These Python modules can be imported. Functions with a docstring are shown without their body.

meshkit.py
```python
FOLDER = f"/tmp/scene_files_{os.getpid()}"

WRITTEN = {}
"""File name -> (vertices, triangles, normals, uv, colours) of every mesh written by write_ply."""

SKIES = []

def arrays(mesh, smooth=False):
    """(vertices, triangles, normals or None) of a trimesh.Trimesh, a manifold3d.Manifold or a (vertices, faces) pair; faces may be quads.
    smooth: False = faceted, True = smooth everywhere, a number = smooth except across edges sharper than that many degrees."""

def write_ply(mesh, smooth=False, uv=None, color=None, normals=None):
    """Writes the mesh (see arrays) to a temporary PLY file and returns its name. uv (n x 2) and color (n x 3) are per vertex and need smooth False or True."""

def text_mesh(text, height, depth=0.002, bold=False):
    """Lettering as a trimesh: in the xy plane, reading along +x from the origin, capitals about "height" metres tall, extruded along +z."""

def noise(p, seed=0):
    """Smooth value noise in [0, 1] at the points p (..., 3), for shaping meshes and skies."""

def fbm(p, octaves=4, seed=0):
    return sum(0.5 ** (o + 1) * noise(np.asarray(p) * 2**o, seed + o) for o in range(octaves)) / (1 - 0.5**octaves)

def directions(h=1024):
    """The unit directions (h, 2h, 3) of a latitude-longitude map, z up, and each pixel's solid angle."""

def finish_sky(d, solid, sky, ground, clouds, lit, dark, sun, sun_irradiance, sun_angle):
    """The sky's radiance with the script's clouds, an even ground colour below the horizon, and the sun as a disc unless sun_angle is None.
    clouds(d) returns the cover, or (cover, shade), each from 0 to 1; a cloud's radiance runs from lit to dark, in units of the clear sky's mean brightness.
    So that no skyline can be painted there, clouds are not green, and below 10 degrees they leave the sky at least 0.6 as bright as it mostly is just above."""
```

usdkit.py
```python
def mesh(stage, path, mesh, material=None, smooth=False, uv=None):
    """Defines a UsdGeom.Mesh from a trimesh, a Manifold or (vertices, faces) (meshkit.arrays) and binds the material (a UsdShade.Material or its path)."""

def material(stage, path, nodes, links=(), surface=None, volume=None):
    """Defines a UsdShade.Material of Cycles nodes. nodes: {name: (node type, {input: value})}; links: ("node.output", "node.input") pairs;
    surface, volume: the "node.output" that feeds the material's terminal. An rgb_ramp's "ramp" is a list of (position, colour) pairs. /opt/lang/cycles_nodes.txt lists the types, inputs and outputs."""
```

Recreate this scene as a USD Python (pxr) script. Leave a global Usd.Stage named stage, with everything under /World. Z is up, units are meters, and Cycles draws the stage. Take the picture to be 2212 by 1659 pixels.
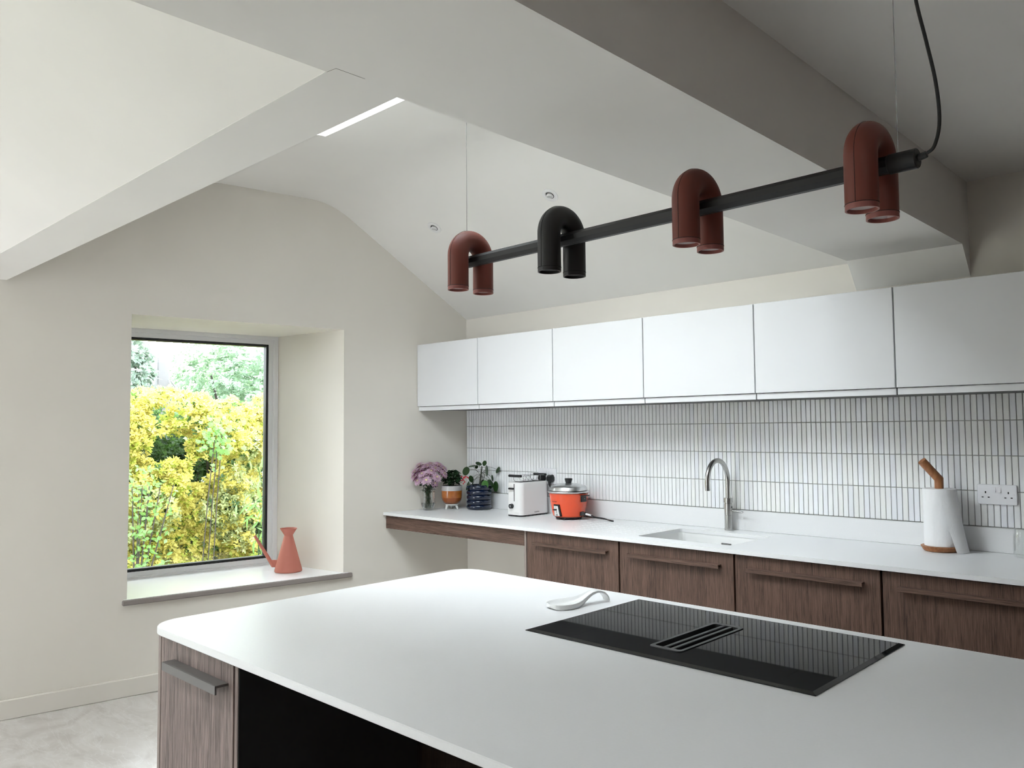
import math, random
import numpy as np, trimesh
import manifold3d as m3
from manifold3d import Manifold, CrossSection
from pxr import Usd, UsdGeom, UsdLux, UsdShade, Gf, Sdf, Vt
import usdkit, meshkit

random.seed(7)
rng = np.random.default_rng(7)
stage = Usd.Stage.CreateInMemory()
UsdGeom.SetStageUpAxis(stage, UsdGeom.Tokens.z)
UsdGeom.SetStageMetersPerUnit(stage, 1.0)
UsdGeom.Xform.Define(stage, '/World')
UsdGeom.Scope.Define(stage, '/World/Looks')
MAT = usdkit.material

# ------------------------------------------------------------------ camera, sky, exposure
F_PX, YAW, PITCH, ROLL = 1743.74, math.radians(-43.929), math.radians(3.199), math.radians(-0.489)
CAM = np.array([4.2955, -3.985, 1.4386])
EXPOSURE = -0.05
SKY = 9.2
fwd = np.array([math.sin(YAW) * math.cos(PITCH), math.cos(YAW) * math.cos(PITCH), math.sin(PITCH)])
r0 = np.array([math.cos(YAW), -math.sin(YAW), 0.0])
u0 = np.cross(r0, fwd)
RIGHT = math.cos(ROLL) * r0 + math.sin(ROLL) * u0
UP = -math.sin(ROLL) * r0 + math.cos(ROLL) * u0
cam = UsdGeom.Camera.Define(stage, '/World/camera')
cam.CreateHorizontalApertureAttr(36.0)
cam.CreateVerticalApertureAttr(27.0)
cam.CreateFocalLengthAttr(36.0 * F_PX / 2212)
cam.CreateClippingRangeAttr(Gf.Vec2f(0.05, 500))
cam.CreateExposureAttr(EXPOSURE)
UsdGeom.Xformable(cam).AddTransformOp().Set(Gf.Matrix4d(*RIGHT, 0, *UP, 0, *(-fwd), 0, *CAM, 1))
HR = np.array([math.cos(YAW), -math.sin(YAW), 0.0])      # level direction along the picture's width
HF = np.array([math.sin(YAW), math.cos(YAW), 0.0])       # level direction away from the camera

sky = UsdLux.DomeLight.Define(stage, '/World/sky')
sky.CreateIntensityAttr(1.0)
sky_mat = MAT(stage, '/World/Looks/overcast_sky', {
    'tc': ('texture_coordinate', {}), 'sp': ('separate_xyz', {}),
    'h': ('rgb_ramp', {'ramp': [(0.0, (0.73, 0.765, 0.80)), (0.4, (1.00, 1.05, 1.10)), (1.0, (1.19, 1.25, 1.30))]}),
    'nz': ('noise_texture', {'scale': 2.5, 'detail': 4.0, 'roughness': 0.55}),
    'cr': ('rgb_ramp', {'ramp': [(0.35, (0.86, 0.88, 0.91)), (0.65, (1.06, 1.06, 1.06))]}),
    'mx': ('mix', {'mix_type': 'multiply', 'fac': 1.0}),
    'bg': ('background_shader', {'strength': SKY})},
    [('tc.generated', 'sp.vector'), ('sp.z', 'h.fac'), ('tc.generated', 'nz.vector'), ('nz.fac', 'cr.fac'),
     ('h.color', 'mx.color1'), ('cr.color', 'mx.color2'), ('mx.color', 'bg.color')], surface='bg.background')
UsdShade.MaterialBindingAPI.Apply(sky.GetPrim()).Bind(sky_mat)

# ------------------------------------------------------------------ helpers
_used = {}
def free(parent, name):
    k = (parent, name)
    n = _used.get(k, -1) + 1
    _used[k] = n
    return f'{parent}/{name}' if n == 0 else f'{parent}/{name}_{n:03d}'

def tag(prim, label=None, cat=None, group=None, kind=None):
    for k, v in (('label', label), ('category', cat), ('group', group), ('kind', kind)):
        if v:
            prim.SetCustomDataByKey(k, v)
    return prim

def path_of(parent):
    if parent is None:
        return '/World'
    if isinstance(parent, str):
        return parent
    return str(parent.GetPath())

def obj(name, mesh, mat, parent=None, smooth=False, label=None, cat=None, group=None, kind=None, uv=None):
    p = free(path_of(parent), name)
    prim = usdkit.mesh(stage, p, mesh, mat, smooth=smooth, uv=uv).GetPrim()
    return tag(prim, label, cat, group, kind)

def thing(name, label, cat, loc=(0, 0, 0), rz=0.0, group=None, kind=None, mat4=None):
    p = free('/World', name)
    x = UsdGeom.Xform.Define(stage, p)
    if mat4 is not None:
        x.AddTransformOp().Set(Gf.Matrix4d(*np.asarray(mat4).T.ravel().tolist()))
    else:
        x.AddTranslateOp().Set(Gf.Vec3d(*map(float, loc)))
        if rz:
            x.AddRotateZOp().Set(float(rz))
    return tag(x.GetPrim(), label, cat, group, kind)

def copy_of(src, label=None, loc=(0, 0, 0), rz=0.0, mat4=None, group=None):
    d = src.GetCustomData()
    base = src.GetName()
    p = free('/World', base)
    x = UsdGeom.Xform.Define(stage, p)
    x.GetPrim().GetReferences().AddInternalReference(src.GetPath())
    x.ClearXformOpOrder()
    if mat4 is not None:
        x.AddTransformOp(opSuffix='place').Set(Gf.Matrix4d(*np.asarray(mat4).T.ravel().tolist()))
    else:
        x.AddTranslateOp(opSuffix='place').Set(Gf.Vec3d(*map(float, loc)))
        if rz:
            x.AddRotateZOp(opSuffix='place').Set(float(rz))
    x.GetPrim().SetInstanceable(True)
    return tag(x.GetPrim(), label or d.get('label'), d.get('category'), group or d.get('group'))

def T(m, t):
    m = m.copy(); m.apply_translation(t); return m
def cat(*ms):
    return trimesh.util.concatenate([x for g in ms for x in (g if isinstance(g, (list, tuple)) else [g])])
def to_tm(mf):
    if isinstance(mf, trimesh.Trimesh):
        return mf
    mm = mf.to_mesh()
    return trimesh.Trimesh(np.array(mm.vert_properties[:, :3]), np.array(mm.tri_verts), process=False)
def to_mf(t):
    return Manifold(m3.Mesh(np.asarray(t.vertices, np.float32), np.asarray(t.faces, np.uint32)))

def box(x0, x1, y0, y1, z0, z1, c=0.0):
    """A box between two corners, its edges chamfered by c."""
    if c <= 0:
        return T(trimesh.creation.box((x1 - x0, y1 - y0, z1 - z0)), ((x0 + x1) / 2, (y0 + y1) / 2, (z0 + z1) / 2))
    pts = []
    for sx, ax in ((x0, c), (x1, -c)):
        for sy, ay in ((y0, c), (y1, -c)):
            for sz, az in ((z0, c), (z1, -c)):
                pts += [(sx, sy + ay, sz + az), (sx + ax, sy, sz + az), (sx + ax, sy + ay, sz)]
    return trimesh.convex.convex_hull(np.array(pts))

def mbox(x0, x1, y0, y1, z0, z1):
    return Manifold.cube((x1 - x0, y1 - y0, z1 - z0)).translate((x0, y0, z0))

def rrect(w, h, r, n=8):
    """Rounded rectangle outline centred on the origin."""
    pts = []
    for cx, cy, a0 in ((w / 2 - r, h / 2 - r, 0), (-w / 2 + r, h / 2 - r, 90), (-w / 2 + r, -h / 2 + r, 180), (w / 2 - r, -h / 2 + r, 270)):
        for k in range(n + 1):
            a = math.radians(a0 + 90 * k / n)
            pts.append((cx + r * math.cos(a), cy + r * math.sin(a)))
    return np.array(pts)

def slab(outline, z0, z1, c=0.0):
    """Extrude a closed outline (counter-clockwise) from z0 to z1, optional chamfer on both rims."""
    o = np.asarray(outline, float)
    if c <= 0:
        return to_tm(CrossSection([o]).extrude(z1 - z0).translate((0, 0, z0)))
    cs = CrossSection([o])
    inner = cs.offset(-c, m3.JoinType.Round, 2.0, 48) if False else None
    # loft by moving points along inward normals
    nx = np.roll(o, -1, 0) - np.roll(o, 1, 0)
    nrm = np.stack([-nx[:, 1], nx[:, 0]], 1); nrm /= np.linalg.norm(nrm, axis=1, keepdims=True)
    oi = o + nrm * c
    return loft([np.c_[oi, np.full(len(o), z0)], np.c_[o, np.full(len(o), z0 + c)], np.c_[o, np.full(len(o), z1 - c)], np.c_[oi, np.full(len(o), z1)]])

def loft(rings, caps=True, closed=True):
    """Skin a list of rings (each n x 3)."""
    rings = [np.asarray(r, float) for r in rings]
    n, v, f = len(rings[0]), np.vstack(rings), []
    for k in range(len(rings) - 1):
        for i in range(n if closed else n - 1):
            j = (i + 1) % n
            a, b, c_, d = k * n + i, k * n + j, (k + 1) * n + j, (k + 1) * n + i
            f += [(a, b, c_), (a, c_, d)]
    if caps:
        for k, s in ((0, -1), (len(rings) - 1, 1)):
            c_ = len(v)
            v = np.vstack([v, rings[k].mean(0)])
            for i in range(n):
                a, b = k * n + i, k * n + (i + 1) % n
                f.append((c_, a, b) if s > 0 else (c_, b, a))
    return trimesh.Trimesh(v, np.array(f), process=False)

def lathe(prof, n=48, closed=False):
    """Revolve (r, z) about z. Points at r=0 close the surface."""
    prof = [(max(r, 1e-5), z) for r, z in prof]
    a = np.arange(n) * 2 * math.pi / n
    rings = [np.c_[r * np.cos(a), r * np.sin(a), np.full(n, z)] for r, z in prof]
    if closed:
        rings.append(rings[0])
    m = loft(rings, caps=not closed)
    return m

def tube(path, r, n=12, caps=True):
    """A round tube along a polyline (radius a number or one per point)."""
    p = np.asarray(path, float)
    rr = np.broadcast_to(r, (len(p),))
    t = np.gradient(p, axis=0); t /= np.linalg.norm(t, axis=1, keepdims=True) + 1e-12
    ref = np.array([0, 0, 1.0]) if abs(t[0][2]) < 0.9 else np.array([1.0, 0, 0])
    a = np.cross(t[0], ref); a /= np.linalg.norm(a)
    ang = np.arange(n) * 2 * math.pi / n
    rings = []
    for k in range(len(p)):
        a = a - t[k] * (a @ t[k]); a /= np.linalg.norm(a)
        b = np.cross(t[k], a)
        rings.append(p[k] + rr[k] * (np.cos(ang)[:, None] * a + np.sin(ang)[:, None] * b))
    return loft(rings, caps)

def bez(ps, n=24):
    """Catmull-Rom through the points."""
    ps = np.asarray(ps, float)
    q = np.vstack([2 * ps[0] - ps[1], ps, 2 * ps[-1] - ps[-2]])
    out = []
    m = len(ps) - 1
    for k in range(m):
        p0, p1, p2, p3 = q[k:k + 4]
        for t in np.linspace(0, 1, max(2, n // m), endpoint=(k == m - 1)):
            out.append(0.5 * ((2 * p1) + (-p0 + p2) * t + (2 * p0 - 5 * p1 + 4 * p2 - p3) * t * t + (-p0 + 3 * p1 - 3 * p2 + p3) * t ** 3))
    return np.array(out)

def cyl(p0, p1, r, n=24, c=0.0):
    p0, p1 = np.asarray(p0, float), np.asarray(p1, float)
    if c <= 0:
        return tube([p0, p1], r, n)
    d = (p1 - p0) / np.linalg.norm(p1 - p0)
    e = 1e-5
    return tube([p0, p0 + d * c, p1 - d * c, p1], [r - c, r, r, r - c], n)

def prism_x(poly_yz, x0, x1):
    """Extrude a polygon given in (y, z) along x."""
    m = to_tm(CrossSection([np.asarray(poly_yz, float)], m3.FillRule.NonZero).extrude(x1 - x0)) if False else None
    p = np.asarray(poly_yz, float)
    a = 0.5 * np.sum(p[:, 0] * np.roll(p[:, 1], -1) - np.roll(p[:, 0], -1) * p[:, 1])
    if a < 0:
        p = p[::-1]
    mf = CrossSection([p]).extrude(x1 - x0)       # (y, z) -> (x, y), along z
    return mf.transform(np.array([[0, 0, 1, x0], [1, 0, 0, 0], [0, 1, 0, 0]], float))

def wrap(mesh, radius_at, az0, z0, push=0.0):
    """Bend flat lettering (x along, y up, z out) round a lathe about the z axis."""
    m = mesh.copy(); v = m.vertices.copy()
    r = np.array([radius_at(z0 + y) for y in v[:, 1]])
    a = az0 + v[:, 0] / r
    rr = r + v[:, 2] + push
    m.vertices = np.c_[rr * np.cos(a), rr * np.sin(a), z0 + v[:, 1]]
    return m

# ------------------------------------------------------------------ materials
L = '/World/Looks/'
def plain(name, col, rough=0.5, metal=0.0, **kw):
    return MAT(stage, L + name, {'p': ('principled_bsdf', dict(base_color=col, roughness=rough, metallic=metal, **kw))}, surface='p.BSDF')

def plaster(name, col, bump=0.15, rough=0.85):
    c2 = tuple(x * 0.965 for x in col)
    return MAT(stage, L + name, {
        'g': ('geometry', {}), 'n': ('noise_texture', {'scale': 1.6, 'detail': 5.0}), 'r': ('rgb_ramp', {'ramp': [(0.35, c2), (0.65, col)]}),
        'n2': ('noise_texture', {'scale': 60.0, 'detail': 3.0}), 'b': ('bump', {'strength': bump, 'distance': 0.002}),
        'p': ('principled_bsdf', {'roughness': rough, 'specular_ior_level': 0.25})},
        [('g.position', 'n.vector'), ('n.fac', 'r.fac'), ('r.color', 'p.base_color'), ('g.position', 'n2.vector'), ('n2.fac', 'b.height'), ('b.normal', 'p.normal')], surface='p.BSDF')

def wood(name, scale, dark, light, rough=0.55, bump=0.5, seed=0.0):
    """Oak with its grain stretched along the axis that has the small scale."""
    return MAT(stage, L + name, {
        'g': ('geometry', {}), 'oi': ('object_info', {}), 'sh': ('vector_math', {'math_type': 'scale', 'vector1': (3.1, 5.7, 7.3)}),
        'ad': ('vector_math', {'math_type': 'add'}),
        'mp': ('mapping', {'scale': scale, 'location': (seed, seed * 1.3, seed * 0.7)}),
        'n': ('noise_texture', {'scale': 2.0, 'detail': 5.0, 'roughness': 0.66, 'distortion': 0.5}),
        'mp2': ('mapping', {'scale': tuple(s * 0.16 for s in scale)}),
        'n2': ('noise_texture', {'scale': 1.0, 'detail': 3.0, 'roughness': 0.5, 'distortion': 1.2}),
        'mxf': ('math', {'math_type': 'multiply_add', 'value2': 0.72, 'value3': 0.0}),
        'adf': ('math', {'math_type': 'multiply_add', 'value2': 0.28}),
        'r': ('rgb_ramp', {'ramp': [(0.30, tuple(x * 0.45 for x in dark)), (0.40, dark), (0.60, light), (0.75, tuple(x * 1.15 for x in light))]}),
        'b': ('bump', {'strength': bump, 'distance': 0.002}),
        'p': ('principled_bsdf', {'roughness': rough, 'specular_ior_level': 0.35})},
        [('oi.random', 'sh.scale'), ('g.position', 'ad.vector1'), ('sh.vector', 'ad.vector2'), ('ad.vector', 'mp.vector'), ('mp.vector', 'n.vector'),
         ('ad.vector', 'mp2.vector'), ('mp2.vector', 'n2.vector'), ('n.fac', 'mxf.value1'), ('n2.fac', 'adf.value1'), ('mxf.value', 'adf.value3'),
         ('adf.value', 'r.fac'), ('r.color', 'p.base_color'), ('n.fac', 'b.height'), ('b.normal', 'p.normal')], surface='p.BSDF')

M = {}
M['wall'] = plaster('wall_paint', (0.785, 0.745, 0.675))
M['ceil'] = plaster('ceiling_paint', (0.845, 0.825, 0.785), 0.08)
M['trim'] = plain('trim_paint', (0.74, 0.70, 0.635), 0.45)
M['sill'] = plain('sill_paint', (0.86, 0.86, 0.87), 0.25, specular_ior_level=0.7)
M['sill_edge'] = plain('sill_underside_stone', (0.27, 0.235, 0.22), 0.7)
M['lacquer'] = plain('white_lacquer', (0.725, 0.728, 0.738), 0.38, specular_ior_level=0.4)
M['shadow_gap'] = plain('gap_dark', (0.02, 0.02, 0.022), 0.6)
M['carcass'] = plain('carcass_dark', (0.10, 0.098, 0.095), 0.6)
M['bulb_grey'] = plain('unlit_lens', (0.50, 0.50, 0.50), 0.4)
M['quartz'] = MAT(stage, L + 'white_quartz', {'g': ('geometry', {}), 'n': ('noise_texture', {'scale': 240.0, 'detail': 2.0}),
    'r': ('rgb_ramp', {'ramp': [(0.3, (0.755, 0.757, 0.762)), (0.7, (0.77, 0.772, 0.778))]}), 'p': ('principled_bsdf', {'roughness': 0.34, 'specular_ior_level': 0.45})},
    [('g.position', 'n.vector'), ('n.fac', 'r.fac'), ('r.color', 'p.base_color')], surface='p.BSDF')
WD, WL = (0.056, 0.030, 0.021), (0.140, 0.080, 0.058)
M['oak_v'] = wood('dark_oak_upright', (110, 110, 5), WD, WL)
M['oak_h'] = wood('dark_oak_level', (5, 110, 110), WD, WL, seed=3.0)
M['oak_island'] = wood('grey_oak_upright', (85, 85, 4), (0.10, 0.072, 0.064), (0.26, 0.195, 0.175), bump=0.8, seed=9.0)
M['oak_shaded'] = wood('shaded_oak_upright', (110, 110, 5), (0.012, 0.006, 0.004), (0.030, 0.016, 0.011), seed=5.0)  # oak darkened to paint the shade inside the knee recess
M['oak_edge'] = plain('oak_edge_band', (0.24, 0.19, 0.17), 0.6)
M['handle_dark'] = plain('smoked_handle', (0.10, 0.09, 0.085), 0.45)
M['grout'] = plain('grout_grey', (0.40, 0.40, 0.385), 0.9)
M['tile'] = plain('tile_white', (0.82, 0.83, 0.835), 0.22)
M['tile_cool'] = plain('tile_cool_white', (0.80, 0.815, 0.85), 0.22)
M['tile_warm'] = plain('tile_warm_white', (0.815, 0.82, 0.805), 0.25)
M['floor'] = MAT(stage, L + 'stone_floor', {
    'g': ('geometry', {}), 'mp': ('mapping', {'scale': (1.0, 1.6, 1.0), 'rotation': (0, 0, 0.7)}),
    'n': ('noise_texture', {'scale': 3.0, 'detail': 7.0, 'roughness': 0.62, 'distortion': 1.5}),
    'r': ('rgb_ramp', {'ramp': [(0.3, (0.48, 0.445, 0.415)), (0.5, (0.59, 0.56, 0.53)), (0.7, (0.66, 0.635, 0.61))]}),
    'mpv': ('mapping', {'scale': (0.9, 3.2, 1.0), 'rotation': (0, 0, -0.55)}),
    'v': ('noise_texture', {'scale': 1.7, 'detail': 8.0, 'roughness': 0.6, 'distortion': 2.2}),
    'vr': ('rgb_ramp', {'ramp': [(0.485, (0, 0, 0)), (0.5, (1, 1, 1)), (0.515, (0, 0, 0))]}),
    'vm': ('math', {'math_type': 'multiply', 'value2': 0.45}),
    'mx': ('mix', {'color2': (0.74, 0.73, 0.72)}),
    'p': ('principled_bsdf', {'roughness': 0.32})},
    [('g.position', 'mp.vector'), ('mp.vector', 'n.vector'), ('n.fac', 'r.fac'), ('g.position', 'mpv.vector'), ('mpv.vector', 'v.vector'), ('v.fac', 'vr.fac'),
     ('vr.color', 'vm.value1'), ('vm.value', 'mx.fac'), ('r.color', 'mx.color1'), ('mx.color', 'p.base_color')], surface='p.BSDF')
M['frame'] = plain('window_frame_white', (0.84, 0.84, 0.85), 0.3)
M['gasket'] = plain('black_gasket', (0.012, 0.014, 0.018), 0.5)
M['pane'] = MAT(stage, L + 'window_glass', {'t': ('transparent_bsdf', {'color': (0.97, 0.985, 0.98)}), 'g': ('glossy_bsdf', {'roughness': 0.0, 'color': (1, 1, 1)}),
    'f': ('fresnel', {'IOR': 1.45}), 'm': ('mix_closure', {})}, [('f.fac', 'm.fac'), ('t.BSDF', 'm.closure1'), ('g.BSDF', 'm.closure2')], surface='m.closure')
M['hob'] = plain('black_glass', (0.004, 0.004, 0.005), 0.02, specular_ior_level=0.3)
M['vent'] = plain('vent_graphite', (0.028, 0.029, 0.031), 0.42)
M['black'] = plain('matt_black', (0.008, 0.008, 0.009), 0.45)
M['black_soft'] = plain('black_rubber', (0.012, 0.012, 0.012), 0.7)
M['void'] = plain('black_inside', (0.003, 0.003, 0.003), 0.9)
M['rust'] = plain('rust_red_silicone', (0.155, 0.038, 0.026), 0.5, specular_ior_level=0.4)
M['rust_dark'] = plain('rust_seam', (0.03, 0.010, 0.009), 0.7)
M['rust_rim'] = plain('rust_rim', (0.26, 0.085, 0.07), 0.45)
M['lens'] = plain('lamp_lens', (0.62, 0.55, 0.54), 0.25)
M['steel'] = plain('brushed_steel', (0.46, 0.455, 0.44), 0.22, 1.0)
M['wire'] = plain('steel_wire', (0.35, 0.35, 0.35), 0.3, 1.0)
M['alu'] = MAT(stage, L + 'spun_aluminium', {'g': ('texture_coordinate', {}), 'sx': ('separate_xyz', {}), 'n': ('noise_texture', {'scale': 180.0, 'detail': 2.0}),
    'r': ('rgb_ramp', {'ramp': [(0.3, (0.64, 0.65, 0.66)), (0.7, (0.70, 0.71, 0.72))]}), 'p': ('principled_bsdf', {'metallic': 1.0, 'roughness': 0.27})},
    [('g.object', 'n.vector'), ('n.fac', 'r.fac'), ('r.color', 'p.base_color')], surface='p.BSDF')
M['orange'] = plain('orange_enamel', (0.72, 0.075, 0.018), 0.22, coat_weight=0.5)
M['white_plastic'] = plain('white_plastic', (0.80, 0.79, 0.78), 0.3)
M['plate_white'] = plain('socket_white', (0.80, 0.80, 0.83), 0.3)
M['ink'] = plain('black_print', (0.015, 0.012, 0.014), 0.6)
M['ink_grey'] = plain('grey_print', (0.45, 0.46, 0.48), 0.6)
M['navy'] = plain('navy_glaze', (0.0022, 0.0065, 0.022), 0.14, coat_weight=0.6)
M['amber'] = MAT(stage, L + 'amber_glaze', {'g': ('texture_coordinate', {}), 'n': ('noise_texture', {'scale': 30.0, 'detail': 3.0}),
    'r': ('rgb_ramp', {'ramp': [(0.3, (0.30, 0.085, 0.014)), (0.7, (0.42, 0.135, 0.022))]}), 'p': ('principled_bsdf', {'roughness': 0.15, 'coat_weight': 0.5})},
    [('g.object', 'n.vector'), ('n.fac', 'r.fac'), ('r.color', 'p.base_color')], surface='p.BSDF')
M['amber_dark'] = plain('amber_glaze_deep', (0.24, 0.062, 0.012), 0.18, coat_weight=0.5)
M['grey_glaze'] = plain('pale_grey_glaze', (0.48, 0.46, 0.45), 0.25)
M['stoneware'] = plain('white_stoneware', (0.72, 0.72, 0.68), 0.4)
M['ceramic'] = plain('white_ceramic', (0.84, 0.84, 0.83), 0.16)
M['terracotta'] = plain('coral_terracotta', (0.55, 0.185, 0.135), 0.6)
M['beech'] = MAT(stage, L + 'warm_wood', {'g': ('texture_coordinate', {}), 'mp': ('mapping', {'scale': (30, 30, 4)}), 'n': ('noise_texture', {'scale': 3.0, 'detail': 3.0}),
    'r': ('rgb_ramp', {'ramp': [(0.35, (0.26, 0.095, 0.035)), (0.65, (0.36, 0.155, 0.062))]}), 'p': ('principled_bsdf', {'roughness': 0.45})},
    [('g.object', 'mp.vector'), ('mp.vector', 'n.vector'), ('n.fac', 'r.fac'), ('r.color', 'p.base_color')], surface='p.BSDF')
M['paper'] = MAT(stage, L + 'kitchen_paper', {'g': ('texture_coordinate', {}), 'mp': ('mapping', {'scale': (1.0, 1.0, 0.35)}), 'n': ('noise_texture', {'scale': 26.0, 'detail': 1.0}), 'w': ('math', {'math_type': 'multiply', 'value2': 90.0}),
    's': ('math', {'math_type': 'sine'}), 'b': ('bump', {'strength': 0.09, 'distance': 0.001}), 'p': ('principled_bsdf', {'base_color': (0.86, 0.86, 0.87), 'roughness': 0.9})},
    [('g.object', 'mp.vector'), ('mp.vector', 'n.vector'), ('n.fac', 'w.value1'), ('w.value', 's.value1'), ('s.value', 'b.height'), ('b.normal', 'p.normal')], surface='p.BSDF')
M['glass'] = MAT(stage, L + 'clear_glass', {'t': ('transparent_bsdf', {'color': (0.985, 0.992, 0.988)}), 'g': ('glossy_bsdf', {'roughness': 0.02, 'color': (1, 1, 1)}),
    'lw': ('layer_weight', {'blend': 0.2}), 'm': ('mix_closure', {})}, [('lw.facing', 'm.fac'), ('t.BSDF', 'm.closure1'), ('g.BSDF', 'm.closure2')], surface='m.closure')
M['water'] = MAT(stage, L + 'vase_water', {'t': ('transparent_bsdf', {'color': (0.93, 0.96, 0.93)}), 'g': ('glossy_bsdf', {'roughness': 0.02, 'color': (1, 1, 1)}),
    'f': ('fresnel', {'IOR': 1.33}), 'm': ('mix_closure', {})}, [('f.fac', 'm.fac'), ('t.BSDF', 'm.closure1'), ('g.BSDF', 'm.closure2')], surface='m.closure')

def leaf_mat(name, c0, c1, rough=0.4, trans=0.25, tcol=None):
    tcol = tcol or tuple(min(1, x * 1.3) for x in c1)
    return MAT(stage, L + name, {'oi': ('geometry', {}), 'r': ('rgb_ramp', {'ramp': [(0.0, c0), (1.0, c1)]}),
        'p': ('principled_bsdf', {'roughness': rough, 'specular_ior_level': 0.35}), 't': ('translucent_bsdf', {'color': tcol}), 'm': ('mix_closure', {'fac': trans})},
        [('oi.random_per_island', 'r.fac'), ('r.color', 'p.base_color'), ('p.BSDF', 'm.closure1'), ('t.BSDF', 'm.closure2')], surface='m.closure')
M['pilea'] = leaf_mat('pilea_leaf_green', (0.014, 0.034, 0.010), (0.024, 0.060, 0.015), 0.3, 0.12, (0.06, 0.2, 0.03))
M['pilea_bright'] = leaf_mat('pilea_leaf_bright', (0.05, 0.16, 0.03), (0.06, 0.19, 0.03), 0.3, 0.15, (0.1, 0.3, 0.04))
M['stem_dark'] = plain('dark_stem', (0.022, 0.026, 0.014), 0.6)
M['stem_green'] = plain('green_stem', (0.030, 0.050, 0.018), 0.55)
M['kalanchoe'] = leaf_mat('kalanchoe_leaf', (0.010, 0.028, 0.010), (0.022, 0.055, 0.018), 0.35, 0.08, (0.03, 0.1, 0.02))
M['red_petal'] = plain('red_petal', (0.62, 0.012, 0.03), 0.5)
M['mum_petal'] = MAT(stage, L + 'pink_petal', {'tc': ('texture_coordinate', {}), 'ln': ('vector_math', {'math_type': 'length'}),
    'r': ('rgb_ramp', {'ramp': [(0.0, (0.42, 0.19, 0.32)), (0.3, (0.60, 0.36, 0.50)), (0.7, (0.78, 0.60, 0.71)), (1.0, (0.86, 0.76, 0.82))]}), 'sc': ('math', {'math_type': 'multiply', 'value2': 26.0}),
    'p': ('principled_bsdf', {'roughness': 0.6}), 't': ('translucent_bsdf', {'color': (0.75, 0.45, 0.62)}), 'm': ('mix_closure', {'fac': 0.25})},
    [('tc.object', 'ln.vector1'), ('ln.value', 'sc.value1'), ('sc.value', 'r.fac'), ('r.color', 'p.base_color'), ('p.BSDF', 'm.closure1'), ('t.BSDF', 'm.closure2')], surface='m.closure')
M['mum_back'] = plain('magenta_petal', (0.27, 0.075, 0.15), 0.6)
M['mum_heart'] = plain('cream_flower_heart', (0.75, 0.68, 0.42), 0.7)
M['soil'] = plain('potting_soil', (0.018, 0.012, 0.008), 0.95)

# ------------------------------------------------------------------ the setting
ANG = math.radians(-9.0195)
WU = np.array([math.sin(ANG), -math.cos(ANG), 0.0])      # along the window wall, away from the corner
WN = np.array([math.cos(ANG), math.sin(ANG), 0.0])       # out of it, into the room
def wl(d, off, z):                                        # a point of the window wall; off is the depth into it
    return WU * d - WN * off + np.array([0, 0, z])
WL4 = np.eye(4); WL4[:3, 0], WL4[:3, 1], WL4[:3, 2] = WU, WN, (0, 0, 1)   # (d, into the room, z): note x, y swap keeps it right-handed below
def wall_space(m):
    """A mesh given in (d, off, z) put where the window wall stands."""
    m = to_tm(m).copy()
    v = m.vertices
    m.vertices = v[:, :1] * WU + v[:, 1:2] * (-WN) + v[:, 2:] * np.array([0, 0, 1.0])
    if np.linalg.det(np.c_[WU, -WN, [0, 0, 1]]) < 0:
        m.faces = m.faces[:, ::-1]
    return m

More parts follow.
